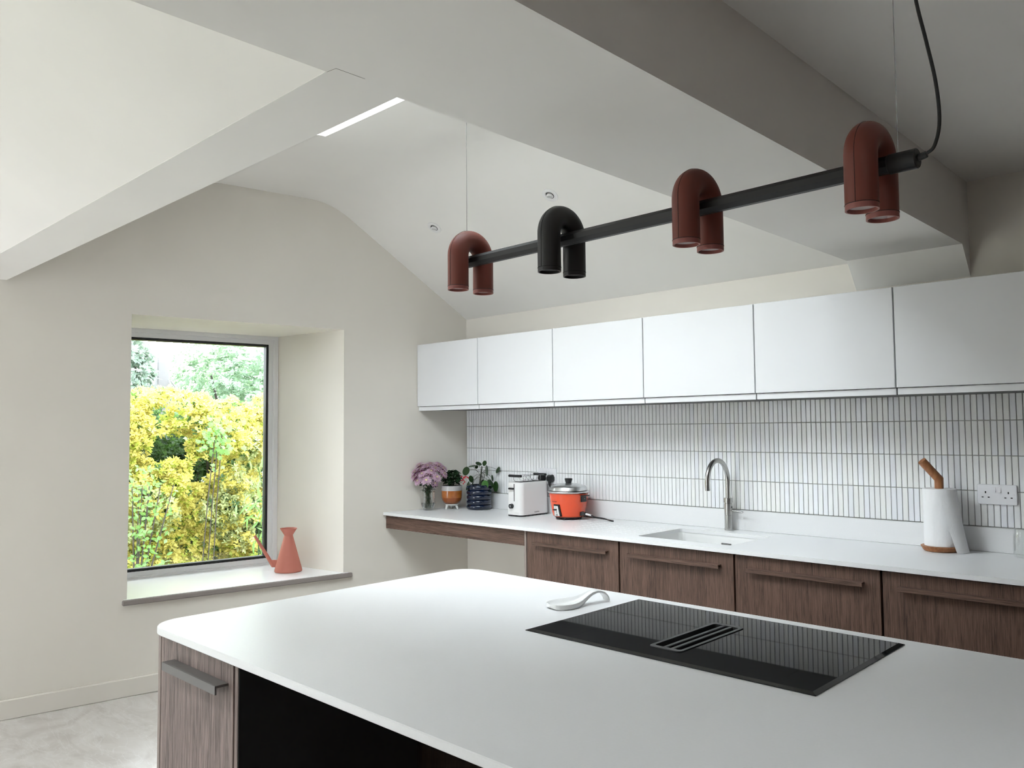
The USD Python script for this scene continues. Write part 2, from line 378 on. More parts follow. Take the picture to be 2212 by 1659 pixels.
WX = lambda y: WU[0] / WU[1] * y                          # x of the window wall at a given y
ZC, ZC0 = 0.8905, 0.8715                                  # worktops: top and underside
SILL, HEAD, DEPTH = 0.523, 2.100, 0.65
D0, D1 = 0.965, 2.252                                     # the reveal at the wall face
G0, G1 = 1.165, 2.252                                     # and at the window frame
wall = mbox(-0.6, 6.9, 0.0, 0.70, -0.05, 3.6)
cut = Manifold.hull_points(np.array([(D0 - .003, -.01, SILL - .03), (D1, -.01, SILL - .03), (D1, -.01, HEAD), (D0 - .003, -.01, HEAD),
                                     (G0, DEPTH, SILL - .03), (G1, DEPTH, SILL - .03), (G1, DEPTH, HEAD), (G0, DEPTH, HEAD)], np.float32))
wall -= cut
wall -= mbox(G0, G1, DEPTH - .01, 0.8, SILL - .03, HEAD)
DOOR0, DOOR1 = 3.9, 5.5
wall -= mbox(DOOR0, DOOR1, -0.1, 0.8, -0.01, 2.30)
obj('wall_left', wall_space(wall), M['wall'], kind='structure', label='off-white plastered wall with the deep garden window')

back = thing('wall_back', 'white wall behind the worktop with finger tiles', None, kind='structure')
obj('plaster', box(-0.4, 7.2, 0.0, 0.30, -0.05, 3.4), M['wall'], back)
ZG, HT, WT, XT = 1.4596, 0.15394, 0.024975, 0.0064
obj('grout', box(0.001, 3.752, -0.0035, -0.0002, 0.9, 1.60), M['grout'], back)
def tile(k, row, rg):
    x0, x1 = XT + (k - 1) * WT + 0.0016, XT + k * WT - 0.0016
    z1, z0 = ZG - (row - 1) * HT - 0.0018, ZG - row * HT + 0.0018
    z1 = min(z1, 1.5985)
    if x0 < 0.002:
        x0 = 0.0025
    t = box(x0, x1, -0.0085, -0.002, z0, z1, 0.0012)
    c = np.array([(x0 + x1) / 2, -0.004, (z0 + z1) / 2])
    t.apply_transform(trimesh.transformations.rotation_matrix(rg.normal(0, 0.010), (0, 0, 1), c))
    t.apply_transform(trimesh.transformations.rotation_matrix(rg.normal(0, 0.0025), (1, 0, 0), c))
    return t
NCOL = 150
tm = [M['tile'], M['tile_cool'], M['tile_warm']]
far = []
for k in range(0, NCOL):
    for row in range(0, 4):
        t = tile(k, row, rng)
        if NCOL - k <= 75:
            obj('tile', t, tm[rng.integers(0, 3)], back)
        elif t.extents[0] > 0.003:
            far.append(t)
obj('tile_field', cat(far), M['tile'], back, kind='stuff')

obj('floor', box(-1.6, 7.2, -7.1, 0.3, -0.06, 0.0), M['floor'], kind='structure', label='pale stone floor')
obj('wall_right', box(5.3, 5.5, -7.1, 0.3, 0.0, 3.4), plain('brown_oak_far', (0.11, 0.07, 0.055), 0.6), kind='structure', label='unseen right wall clad in brown oak, set close to keep the beam dark')  # out of view; moved in and kept dark to shade the beam face
wf = mbox(-1.8, 7.2, -7.1, -6.9, 0.0, 4.2) - mbox(-1.0, 0.4, -7.2, -6.8, -0.01, 2.40)
obj('wall_front', wf, M['wall'], kind='structure', label='wall behind the camera with a wide opening')

# ceiling: a vault over the worktop, a second one towards the camera, a flat part on the right
def arc_corner(p, a, b, r, n=7):
    """Round the corner p between the directions of a and b."""
    p, a, b = map(np.asarray, (p, a, b))
    u, v = (a - p) / np.linalg.norm(a - p), (b - p) / np.linalg.norm(b - p)
    s, e = p + u * r, p + v * r
    return [tuple((1 - t) ** 2 * s + 2 * t * (1 - t) * p + t * t * e) for t in np.linspace(0, 1, n)]
VB = [(0.0, 2.237), (-1.045, 2.930), (-1.787, 2.931), (-2.82, 2.236)]
inner = [VB[0]] + arc_corner(VB[1], VB[0], VB[2], 0.16) + arc_corner(VB[2], VB[1], VB[3], 0.03, 4) + [VB[3]]
outer = [(-2.82, 2.40), (-1.80, 3.09), (-1.0, 3.09), (0.30, 2.32), (0.30, 2.237)]
vault = prism_x(inner + outer, -1.2, 2.80)
SX0, SX1 = 0.827, 2.46
SLN = np.array([-0.555, 0.832])                            # out of the roof, in (y, z)
RT, RB = np.array([-1.733, 2.926]), np.array([-2.50, 2.431])  # top and bottom edge of the rooflights
def roof_cut(x0, x1):
    pts = [tuple(q) for p in (RT, RB) for q in (p - SLN * .06, p + SLN * 1.0)]
    return Manifold.hull_points(np.array([(x, y, z) for x in (x0, x1) for y, z in pts], np.float32))
ROOFLIGHTS = [(SX0, SX1), (2.555, 2.775)]  # the narrow second one is added for more light on the right
for x0_, x1_ in ROOFLIGHTS:
    vault -= roof_cut(x0_, x1_)
ceil = thing('ceiling', 'white vaulted ceiling over the worktop', None, kind='structure')
obj('vault', vault, M['ceil'], ceil, smooth=35)
VC = [(-3.010, 2.2303), (-4.25, 3.07), (-5.45, 3.07), (-6.95, 2.25)]
vc = VC + [(-6.95, 2.34), (-5.48, 3.16), (-4.22, 3.16), (-3.010, 2.34)]
ADDED_ROOF2 = (1.55, 2.74, -5.25, -4.35)  # unseen roof opening added to brighten the island and floor
near = prism_x(vc, -2.2, 2.80) - mbox(*ADDED_ROOF2, 2.9, 3.6)
obj('camera_side_slope', near, M['ceil'], ceil)
ADDED_ROOF3 = (4.45, 5.1, -3.95, -3.15)  # added opening, out of view, to lift the near island top
obj('flat_panel', mbox(3.29, 7.2, -7.1, 0.3, 2.527, 2.66) - mbox(*ADDED_ROOF3, 2.4, 2.8), M['ceil'], ceil)
obj('ceiling_beam', prism_x([(0.0, 2.10), (-0.109, 2.230), (-7.0, 2.230), (-7.0, 3.5), (0.0, 3.5)], 2.797, 3.297), M['ceil'], kind='structure', label='wide plastered beam running over the island')
obj('ceiling_beam', box(-1.0, 2.7975, -3.012, -2.816, 2.230, 2.36), M['ceil'], kind='structure', label='plastered beam running towards the window wall')
# hairline crack in the paint where the two beams join
ck = [(2.797, -3.010), (2.826, -3.006), (2.827, -2.93)]
obj('trim_1', tube([(x, y, 2.2299) for x, y in ck], 0.0006, 4), plain('hairline_crack', (0.34, 0.30, 0.27), 0.9), kind='structure', label='hairline crack at the joint of the two beams')

# skirting
sk = box(0.02, DOOR0 - 0.02, -0.022, 0.0, 0.0, 0.098, 0.004)
obj('baseboard_left', wall_space(sk), M['trim'], kind='structure', label='low painted skirting board under the window')

# window in the left wall
win = thing('window_1', 'white framed garden window in the deep reveal', None, kind='structure')
def ring(x0, x1, z0, z1, w, y0, y1):
    return mbox(x0, x1, y0, y1, z0, z1) - mbox(x0 + w, x1 - w, y0 - 1, y1 + 1, z0 + w, z1 - w)
obj('frame', wall_space(ring(G0 - 0.002, G1 + 0.06, SILL - 0.02, HEAD + 0.005, 0.030, DEPTH - 0.012, 0.74)), M['frame'], win)
obj('sash', wall_space(ring(G0 + 0.028, G1 + 0.03, SILL + 0.010, HEAD - 0.025, 0.030, DEPTH + 0.010, 0.73)), M['frame'], win)
obj('gasket', wall_space(ring(G0 + 0.058, G1 + 0.0, SILL + 0.040, HEAD - 0.055, 0.016, DEPTH + 0.018, 0.72)), M['gasket'], win)
obj('pane', wall_space(mbox(G0 + 0.06, G1 + 0.02, 0.694, 0.70, SILL + 0.042, HEAD - 0.057)), M['pane'], win)
sl = thing('window_sill', 'white window sill with a dark brown front edge', None, kind='structure')
obj('sill_board', wall_space(Manifold.hull_points(np.array([(D0 - .03, -.012, z) for z in (SILL - .028, SILL)] + [(D1 + .02, -.012, z) for z in (SILL - .028, SILL)]
    + [(D0 - .0, 0.0, z) for z in (SILL - .028, SILL)] + [(D1, 0.0, z) for z in (SILL - .028, SILL)] + [(G0, DEPTH + .02, z) for z in (SILL - .028, SILL)] + [(G1, DEPTH + .02, z) for z in (SILL - .028, SILL)], np.float32))), M['sill'], sl)
obj('sill_front', wall_space(box(D0 - 0.052, D1 + 0.028, -0.030, -0.011, SILL - 0.030, SILL - 0.001, 0.005)), M['sill_edge'], sl)

# rooflight over the worktop and the narrow added one beside it
def roof_bar(x0, x1, p, q, t0, t1):
    return trimesh.convex.convex_hull(np.array([(x, *(r + SLN * t)) for x in (x0, x1) for r in (p, q) for t in (t0, t1)]))
for i, (x0_, x1_) in enumerate(ROOFLIGHTS):
    rl = thing(f'window_{2 + i}', 'rooflight in the slope of the vaulted ceiling, the narrow one added for light', None, kind='structure')
    sl_d = (RB - RT) / np.linalg.norm(RB - RT)
    obj('pane', roof_bar(x0_ - .02, x1_ + .02, RT - sl_d * .02, RB + sl_d * .02, .150, .156), M['pane'], rl)
    obj('frame', cat(roof_bar(x0_ - .06, x0_ + .012, RT, RB, .14, .19), roof_bar(x1_ - .012, x1_ + .06, RT, RB, .14, .19),
                     roof_bar(x0_ - .06, x1_ + .06, RT - sl_d * .06, RT + sl_d * .012, .14, .19), roof_bar(x0_ - .06, x1_ + .06, RB - sl_d * .012, RB + sl_d * .06, .14, .19)), M['frame'], rl)

rl = thing('window_4', 'added flat rooflight behind the camera, unseen light for the island', None, kind='structure')
obj('pane', box(ADDED_ROOF2[0] - .02, ADDED_ROOF2[1] + .02, ADDED_ROOF2[2] - .02, ADDED_ROOF2[3] + .02, 3.165, 3.171), M['pane'], rl)
obj('frame', mbox(ADDED_ROOF2[0] - .05, ADDED_ROOF2[1] + .05, ADDED_ROOF2[2] - .05, ADDED_ROOF2[3] + .05, 3.161, 3.20) - mbox(*ADDED_ROOF2, 3.1, 3.3), M['frame'], rl)

rl = thing('window_5', 'added small flat rooflight, unseen, lighting the near end of the island', None, kind='structure')
obj('pane', box(ADDED_ROOF3[0] - .02, ADDED_ROOF3[1] + .02, ADDED_ROOF3[2] - .02, ADDED_ROOF3[3] + .02, 2.665, 2.671), M['pane'], rl)
obj('frame', mbox(ADDED_ROOF3[0] - .05, ADDED_ROOF3[1] + .05, ADDED_ROOF3[2] - .05, ADDED_ROOF3[3] + .05, 2.661, 2.70) - mbox(*ADDED_ROOF3, 2.6, 2.8), M['frame'], rl)

# sliding door further along the left wall (outside the picture) and the opening behind the camera
dr = thing('door_1', 'glazed sliding door further along the window wall', None, kind='structure')
obj('frame', wall_space(ring(DOOR0, DOOR1, 0.0, 2.30, 0.05, 0.5, 0.58) + mbox((DOOR0 + DOOR1) / 2 - .03, (DOOR0 + DOOR1) / 2 + .03, 0.5, 0.58, 0.02, 2.28)), M['gasket'], dr)
obj('pane', wall_space(mbox(DOOR0 + .05, DOOR1 - .05, 0.535, 0.541, 0.05, 2.25)), M['pane'], dr)

# ------------------------------------------------------------------ worktop, units, sink
SEAM0, UNIT = 1.1832, 0.6392
XE = SEAM0 + 4 * UNIT + 0.020
wt_poly = np.array([(WX(-0.669) + 0.002, -0.669), (XE, -0.669), (XE, -0.0015), (0.004, -0.0015)])
SK = (1.875, 2.400, -0.560, -0.155)
top = CrossSection([wt_poly]).extrude(ZC - ZC0).translate((0, 0, ZC0))
top -= CrossSection([rrect(SK[1] - SK[0], SK[3] - SK[2], 0.012, 4) + np.array([(SK[0] + SK[1]) / 2, (SK[2] + SK[3]) / 2])]).extrude(0.2).translate((0, 0, 0.8))
for i in range(6):
    y = -0.205 - i * 0.062
    g0 = CrossSection([rrect(0.57 - 0.02 * i, 0.008, 0.0038, 3) + np.array([1.578 + 0.01 * i, y])]).extrude(0.01).translate((0, 0, ZC - 0.0022))
    top -= g0
obj('worktop', top, M['quartz'], label='long white worktop along the tiled wall with drainer grooves', cat='worktop')
up_ = thing('upstand', 'low white upstand along the back of the long worktop', 'upstand')
obj('upstand_panel', box(0.006, XE, -0.0205, -0.0088, ZC + 0.0005, 0.9963, 0.0015), M['quartz'], up_)

sink = thing('sink', 'white undermounted sink in the long worktop', 'sink')
bo = mbox(SK[0] - .02, SK[1] + .02, SK[2] - .02, SK[3] + .02, 0.70, ZC0 - 0.0005)
bi = CrossSection([rrect(SK[1] - SK[0] + .006, SK[3] - SK[2] + .006, 0.03, 6) + np.array([(SK[0] + SK[1]) / 2, (SK[2] + SK[3]) / 2])]).extrude(0.3).translate((0, 0, 0.712))
obj('basin', bo - bi, M['ceramic'], sink, smooth=30)
obj('overflow_slot', box(2.118, 2.176, -0.1575, -0.1515, 0.826, 0.834, 0.002), M['steel'], sink, label='dark metal overflow slot')
obj('drain', T(lathe([(0, 0), (0.04, 0), (0.045, 0.002), (0.03, 0.004), (0, 0.003)], 32), (2.13, -0.36, 0.7122)), M['steel'], sink)

side_of = ['beside the knee space', 'under the left half of the sink', 'under the tap and the kitchen roll gap', 'below the kitchen roll at the right edge of the photo']
blab = ['dark oak base cabinet beside the open knee space', 'dark oak base cabinet below the sink', 'dark oak base cabinet right of the sink cabinet',
        'dark oak base cabinet below the kitchen roll']
def base_cabinet(k):
    x0 = SEAM0 + k * UNIT; x1 = x0 + UNIT
    t = thing('base_cabinet', blab[k], 'cabinet', group='oak base cabinets under the long worktop')
    if k == 1 or k == 0:
        ztop = 0.69
    else:
        ztop = ZC0 - 0.002
    if k == 1:
        car = mbox(x0 + .002, x1 - .002, -.628, -.03, 0.10, ZC0 - .002) - mbox(SK[0] - .025, SK[1] + .025, SK[2] - .025, SK[3] + .025, .69, 1.0)
    else:
        car = mbox(x0 + .002, x1 - .002, -.628, -.03, 0.10, ZC0 - .002)
    obj('carcass', car, M['shadow_gap'], t)
    obj('door', box(x0 + 0.0045, x1 - 0.0045, -0.649, -0.6285, 0.105, 0.866, 0.0012), M['oak_v'], t)
    hx0, hx1 = x0 + 0.066, x1 - 0.066
    hd = cat(box(hx0, hx1, -0.676, -0.670, 0.797, 0.815, 0.001), box(hx0, hx1, -0.6705, -0.6492, 0.809, 0.815, 0.001))
    obj('handle', hd, M['oak_h'], t)
    obj('plinth', box(x0, x1, -0.59, -0.57, 0.0, 0.0995), M['oak_h'], t)
    if k == 3:
        obj('side_panel', box(x1 - .0015, x1 + .017, -.649, -.002, 0.0, ZC0 - .001, .001), M['oak_v'], t)
for k in range(4):
    base_cabinet(k)
kn = thing('knee_space_rail', 'dark oak rail and end panel framing the open space under the left worktop', 'rail')
rl_poly = np.array([(WX(-.649) + .003, -.649), (1.166, -.649), (1.166, -.630), (WX(-.630) + .003, -.630)])
obj('rail', slab(rl_poly, 0.784, ZC0 - 0.001), M['oak_h'], kn)
obj('end_panel', box(1.1665, 1.1815, -0.649, -0.002, 0.0, ZC0 - 0.001, 0.001), M['oak_edge'], kn)

# ------------------------------------------------------------------ wall cabinets
WY, WZ0, WZD, WZ1 = -0.4096, 1.570, 1.600, 2.0282
wlab = ['short white wall cabinet in the corner against the window wall', 'white wall cabinet above the toaster', 'white wall cabinet above the rice cooker cord',
        'white wall cabinet above the tap', 'white wall cabinet straight below the left part of the wide beam', 'white wall cabinet furthest right, above the kitchen roll']
def wall_cabinet(k):
    x1 = SEAM0 - UNIT + k * UNIT
    x0 = x1 - UNIT
    t = thing('wall_cabinet', wlab[k], 'cabinet', group='white wall cabinets in a row')
    yb = WY + 0.021
    if k == 0:
        car = slab(np.array([(WX(yb) + .003, yb), (x1 - .0015, yb), (x1 - .0015, -.0095), (0.003, -.0095)]), WZ0 + .004, WZ1 - .0125)
        dx0 = WX(WY) + 0.004
    else:
        car = box(x0 + .0015, x1 - .0015, yb, -.0095, WZ0 + .004, WZ1 - .0125)
        dx0 = x0 + 0.0028
    obj('carcass', car, M['carcass'], t)
    if k == 5:
        obj('side_panel', box(x1 - .0014, x1 + .017, WY + .0005, -.0095, WZ0, WZ1, .001), M['lacquer'], t)
    obj('top_panel', slab(np.array([((WX(yb) + .003) if k == 0 else x0 + .0015, yb), (x1 - .0015, yb), (x1 - .0015, -.0095), (.003 if k == 0 else x0 + .0015, -.0095)]), WZ1 - .012, WZ1), M['lacquer'], t)
    obj('door', box(dx0, x1 - 0.0028, WY, yb - 0.0005, WZD, WZ1, 0.0015), M['lacquer'], t)
    off = 0.0
    obj('finger_rail', box(dx0 + off, x1 - 0.0028, WY + 0.012, yb - .0005, WZ0, WZD - 0.0025, 0.001), M['lacquer'], t)
    obj('light_channel', box(dx0 + .02, x1 - .004, -0.36, -0.345, WZ0 + .001, WZ0 + .0039), M['gasket'], t)
for k in range(6):
    wall_cabinet(k)

# ------------------------------------------------------------------ tap
tp = thing('tap', 'brushed steel swan-neck tap behind the sink', 'tap', (2.112, -0.062, ZC + 0.0006))
obj('body', lathe([(0.0, 0), (0.0215, 0), (0.0215, 0.012), (0.0206, 0.0128), (0.0206, 0.0795), (0.0199, 0.080), (0.0199, 0.0812), (0.0206, 0.082), (0.0206, 0.142), (0.0, 0.143)], 40), M['steel'], tp, smooth=25)
obj('collar', lathe([(0.0, 0.143), (0.0195, 0.1435), (0.0195, 0.1465), (0.0232, 0.147), (0.0232, 0.170), (0.022, 0.171), (0.0, 0.171)], 40), M['steel'], tp, smooth=25)
R_ = 0.105
sp = [(0, 0, 0.165), (0, 0, 0.22), (0, 0, 0.255)]
sp += [(0, -R_ + R_ * math.cos(a), 0.268 + R_ * math.sin(a)) for a in np.linspace(0, math.pi, 26)]
sp += [(0, -2 * R_ + 0.001, 0.245), (0, -2 * R_ + 0.003, 0.222)]
obj('spout', tube(sp, 0.0125, 20), M['steel'], tp, smooth=30)
obj('lever', cat(cyl((0.019, 0, 0.105), (0.085, 0.0, 0.099), 0.0042, 14, 0.001), cyl((0.0190, 0, 0.112), (0.0225, 0, 0.112), 0.008, 14)), M['steel'], tp, smooth=30)
obj('lever_slot', box(0.0185, 0.0212, -0.005, 0.005, 0.108, 0.128, 0.001), M['black'], tp)

# ------------------------------------------------------------------ island
IX0, IX1, IY0, IY1 = 1.901, 4.62, -3.0231, -1.773
io = rrect(IX1 - IX0, IY1 - IY0, 0.095, 14) + np.array([(IX0 + IX1) / 2, (IY0 + IY1) / 2])
HX0, HX1, HY0, HY1 = 2.768, 3.575, -2.355, -1.828
itop = to_mf(slab(io, ZC0 - .001, ZC, 0.0022))
itop -= mbox(HX0 + .02, HX1 - .02, HY0 + .02, HY1 - .02, .8, 1.0)
obj('island_worktop', itop, M['quartz'], smooth=30, label='wide white island worktop with rounded corners', cat='worktop')
isl = thing('kitchen_island', 'grey-brown oak island cabinet with a handled door and an open knee recess', 'kitchen island')
BZ = ZC0 - 0.002
FY = -3.004
obj('end_panel', box(1.943, 1.9595, FY, -1.80, 0.0, BZ, 0.001), M['oak_edge'], isl)
dr_ = obj('door', box(1.9635, 2.3855, FY, FY + .02, 0.105, BZ - .002, 0.0012), M['oak_island'], isl)
obj('handle', cat(box(2.050, 2.362, FY - .036, FY - .031, 0.791, 0.8135, .0008), box(2.050, 2.362, FY - .0315, FY - .0004, 0.807, 0.8135, .0008)), M['handle_dark'], isl, label='dark metal pull handle')
obj('divider_panel', box(2.3935, 2.4095, FY, -2.44, 0.0, BZ, 0.001), M['oak_island'], isl)
obj('recess_liner', box(2.4097, 2.4125, FY + .002, -2.44, 0.0, BZ, 0.0), M['void'], isl, label='added black sheet painting the shade of the knee recess')  # added near-black sheet, standing in for shade on the divider
obj('unit_carcass', box(1.9605, 2.392, FY + .0205, -2.44, 0.10, BZ, 0), M['shadow_gap'], isl)
obj('plinth', box(1.9605, 2.392, FY + .06, FY + .08, 0.0, 0.0995), M['oak_h'], isl)
obj('recess_panel', box(1.9605, IX1 - .06, -2.4375, -2.42, 0.0, BZ, 0), M['oak_shaded'], isl)  # back panel, its colour darkened for the recess shade
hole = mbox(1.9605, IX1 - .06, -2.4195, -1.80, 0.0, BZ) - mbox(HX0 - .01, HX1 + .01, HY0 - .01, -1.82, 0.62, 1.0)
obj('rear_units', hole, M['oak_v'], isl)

# ------------------------------------------------------------------ hob with a downdraft vent
hb = thing('hob', 'black glass induction hob with a downdraft vent, let into the island worktop', 'hob')
VX0, VX1, VY0, VY1 = 3.116, 3.209, -2.280, -1.958
vo = rrect(VX1 - VX0, VY1 - VY0, 0.014, 6) + np.array([(VX0 + VX1) / 2, (VY0 + VY1) / 2])
SP = VX0 + 0.004
def glass(x0, x1):
    o = np.array([(x0, HY0), (x1, HY0), (x1, HY1), (x0, HY1)])
    g = trimesh.convex.convex_hull(np.array([(x0, HY0, ZC + .0004), (x1, HY0, ZC + .0004), (x1, HY1, ZC + .0004), (x0, HY1, ZC + .0004),
        (x0, HY0, ZC + .0020), (x1, HY0, ZC + .0020), (x1, HY1, ZC + .0020), (x0, HY1, ZC + .0020),
        (x0 + (.011 if x0 == HX0 else 0), HY0 + .011, ZC + .0056), (x1 - (.011 if x1 == HX1 else 0), HY0 + .011, ZC + .0056),
        (x1 - (.011 if x1 == HX1 else 0), HY1 - .011, ZC + .0056), (x0 + (.011 if x0 == HX0 else 0), HY1 - .011, ZC + .0056)]))
    return to_mf(g) - CrossSection([vo]).extrude(1).translate((0, 0, .5))
obj('glass_panel', glass(HX0, HX1), M['hob'], hb)
vin = rrect(VX1 - VX0 - .018, VY1 - VY0 - .030, 0.008, 5) + np.array([(VX0 + VX1) / 2, (VY0 + VY1) / 2])
vf = CrossSection([vo * 1.0]).extrude(.012).translate((0, 0, ZC - .0045)) - CrossSection([vin]).extrude(.1).translate((0, 0, ZC - .05))
obj('vent_frame', vf, M['vent'], hb)
well = CrossSection([vo]).extrude(.06).translate((0, 0, ZC - .065)) - CrossSection([vin]).extrude(.1).translate((0, 0, ZC - .062))
obj('vent_well', well, M['void'], hb)
for fx in (0.31, 0.60):
    xx = VX0 + .009 + fx * (VX1 - VX0 - .018)
    obj('vent_slat', box(xx, xx + .011, VY0 + .014, VY1 - .014, ZC - .016, ZC + .0068, .0015), M['vent'], hb)
mk = [box(HX0 + .46 + .011 * i, HX0 + .46 + .011 * i + .004, HY1 - .0305 - .001 * i, HY1 - .0285 - .001 * i, ZC + .00562, ZC + .0058) for i in range(4)]
mk += [T(meshkit.text_mesh('bora', 0.0042, 0.0002), (HX0 + .515, HY1 - .0335, ZC + .0056))] if False else []
obj('touch_marks', cat(mk), M['ink_grey'], hb)

# ------------------------------------------------------------------ spoon rest
def spoon_rest():
    prof = [  # s along the length, half width, underside, rim height, thickness at the middle
        (0.0000, 0.0040, 0.0080, 0.0150, 0.0069), (0.0012, 0.0130, 0.0050, 0.0158, 0.0100), (0.0035, 0.0215, 0.0028, 0.0160, 0.0100), (0.0065, 0.0270, 0.0012, 0.0160, 0.0060),
        (0.0140, 0.0350, 0.0003, 0.0158, 0.0036), (0.0260, 0.0415, 0.0, 0.0155, 0.0035), (0.0450, 0.0455, 0.0, 0.0155, 0.0035), (0.0650, 0.0440, 0.0, 0.0158, 0.0036), (0.0850, 0.0380, 0.0005, 0.0165, 0.0040),
        (0.1030, 0.0295, 0.0030, 0.0185, 0.0048), (0.1200, 0.0220, 0.0085, 0.0225, 0.0058), (0.1380, 0.0170, 0.0175, 0.0285, 0.0062), (0.1560, 0.0145, 0.0260, 0.0345, 0.0062), (0.1740, 0.0140, 0.0305, 0.0375, 0.0058),
        (0.1900, 0.0145, 0.0300, 0.0365, 0.0055), (0.2050, 0.0155, 0.0245, 0.0310, 0.0055), (0.2150, 0.0165, 0.0155, 0.0220, 0.0058), (0.2205, 0.0170, 0.0075, 0.0130, 0.0052), (0.2225, 0.0170, 0.0004, 0.0055, 0.0048)]
    rings = []
    a = np.linspace(-1, 1, 21)
    for s, hw, zb, rim, th in prof:
        wall = min(.0042, hw * .5)
        x0 = np.sign(a) * (np.abs(a) ** .6) * hw
        zlow = zb + (rim - zb) * np.clip((np.abs(a) - .80) / .20, 0, 1) ** 1.6 * .92
        x0 = np.where(np.abs(a) > .80, np.sign(a) * hw * (.965 + .035 * (np.abs(a) - .8) / .2), np.sign(a) * (np.abs(a) / .8) * hw * .965)
        b = a[::-1]
        x1 = np.where(np.abs(b) > .80, np.sign(b) * (hw - wall * (1 - .75 * (np.abs(b) - .8) / .2)), b / .8 * (hw - wall))
        zup = zb + th + (rim - zb - th) * np.where(np.abs(b) > .8, 1.0, np.clip((np.abs(b) / .8 - .45) / .55, 0, 1) ** 2.4)
        ring = np.vstack([np.c_[x0, zlow], np.c_[x1, zup]])
        rings.append(np.c_[ring[:, 0], np.full(len(ring), s), ring[:, 1]])
    return loft(rings)
sr = thing('spoon_rest', 'white ceramic spoon rest with an arched handle beside the hob', 'spoon rest', (2.648, -2.118, ZC + .0006), rz=-13)
obj('dish', spoon_rest(), M['ceramic'], sr, smooth=60)

# ------------------------------------------------------------------ pendant over the island
pd = thing('pendant_lamp', 'long black bar pendant carrying four upturned U-shaped lamp tubes over the island', 'pendant lamp')
def py(x):
    return -2.319 - (x - 2.52) * 0.0285
PZ, TR, LG = 1.8555, 0.0312, 0.0505
lx = [2.521, 2.893, 3.320, 3.718]
BARZ = 1.948
tilt = math.atan2(py(3.7) - py(2.5), 1.2)
def along(m, x):
    """Put a part modelled round (0, 0) at x on the bar and turn it with the bar."""
    q = m.copy() if isinstance(m, trimesh.Trimesh) else to_tm(m)
    q.apply_transform(trimesh.transformations.rotation_matrix(tilt, (0, 0, 1)))
    q.apply_translation((x, py(x), 0)); return q
for i, x in enumerate(lx):
    col, colr = (M['black'], M['black']) if i == 1 else (M['rust'], M['rust_rim'])
    zt = 1.960
    pth = [(0, -LG, PZ + .0115), (0, -LG, PZ + .05)] + [(0, -LG * math.cos(a), zt + LG * math.sin(a)) for a in np.linspace(0, math.pi, 30)] + [(0, LG, PZ + .05), (0, LG, PZ + .0115)]
    sh = obj('lamp_tube', along(tube(pth, TR, 36), x), col, pd, smooth=40, label='matt black U-shaped lamp tube' if i == 1 else None)
    for s in (-1, 1):
        rim = to_tm(Manifold.cylinder(.011, TR, TR, 40) - Manifold.cylinder(.02, TR - .0035, TR - .0035, 40).translate((0, 0, -.004)))
        rim.apply_translation((0, s * LG, PZ))
        obj('tube_rim', along(rim, x), colr, sh, smooth=40)
        ln = lathe([(0, 0.0075), (TR - .0038, 0.0075), (TR - .0038, 0.0105), (0, 0.0105)], 32)
        ln.apply_translation((0, s * LG, PZ))
        obj('lens', along(ln, x), M['lens'] if i != 1 else M['vent'], sh)
    # moulding seam down the outer side of the tube and round each rim
    sm = []
    e = TR + .0002
    outp = [(-e * math.sin(.5), -LG - e * math.cos(.5), PZ + .013)]
    aa = 0.0
    ox, oy = -TR * math.sin(aa), -TR * math.cos(aa)
    line = [(ox, -LG + oy, PZ + .012), (ox, -LG + oy, PZ + .06), (ox, -LG + oy, zt)] + [(ox, -(LG + TR * math.cos(aa)) * math.cos(a), zt + (LG + TR * math.cos(aa)) * math.sin(a)) for a in np.linspace(0.05, math.pi - .05, 30)] + [(ox, LG - oy, zt), (ox, LG - oy, PZ + .012)]
    sm.append(tube(line, .0007, 5))
    for s in (-1, 1):
        sm.append(tube([(TR * math.cos(a), s * LG + TR * math.sin(a), PZ + .0113) for a in np.linspace(0, 2 * math.pi, 37)], .0008, 5, False))
    obj('seam', along(cat(sm), x), M['void'] if i == 1 else M['rust_dark'], sh)
hexo = np.array([(0.0165 * math.cos(a), 0.0178 * math.sin(a)) for a in np.radians([22.5, 67.5, 112.5, 157.5, 202.5, 247.5, 292.5, 337.5])])
bar = trimesh.util.concatenate([loft([np.array([(x, py(x) + a, BARZ + b) for a, b in hexo]) for x in (2.490, 3.765)])])
obj('bar', bar, M['black'], pd)
obj('end_sleeve', cyl((3.752, py(3.752), BARZ), (3.806, py(3.806), BARZ), 0.0195, 28, .002), M['black'], pd, smooth=40)
obj('cable_gland', cyl((3.8055, py(3.806), BARZ), (3.822, py(3.82), BARZ + .004), 0.0068, 18, .001), M['black'], pd, smooth=40)
zv = 2.236 + (2.931 - 2.236) / (2.82 - 1.787) * (2.82 - 2.33)
obj('suspension_wire', cyl((2.504, py(2.504), BARZ + .015), (2.504, py(2.504), zv + .003), 0.0008, 6), M['wire'], pd)
obj('suspension_wire', cyl((3.770, py(3.77), BARZ + .017), (3.771, py(3.77), 2.529), 0.0008, 6), M['wire'], pd)
obj('power_cord', tube(bez([(3.820, py(3.82), BARZ + .004), (3.836, py(3.83), 1.965), (3.846, py(3.84), 2.01), (3.842, py(3.84), 2.085), (3.828, py(3.83), 2.17), (3.812, py(3.81), 2.26), (3.80, py(3.8), 2.38), (3.80, py(3.8), 2.529)], 56), 0.0033, 10), M['black'], pd, smooth=40)

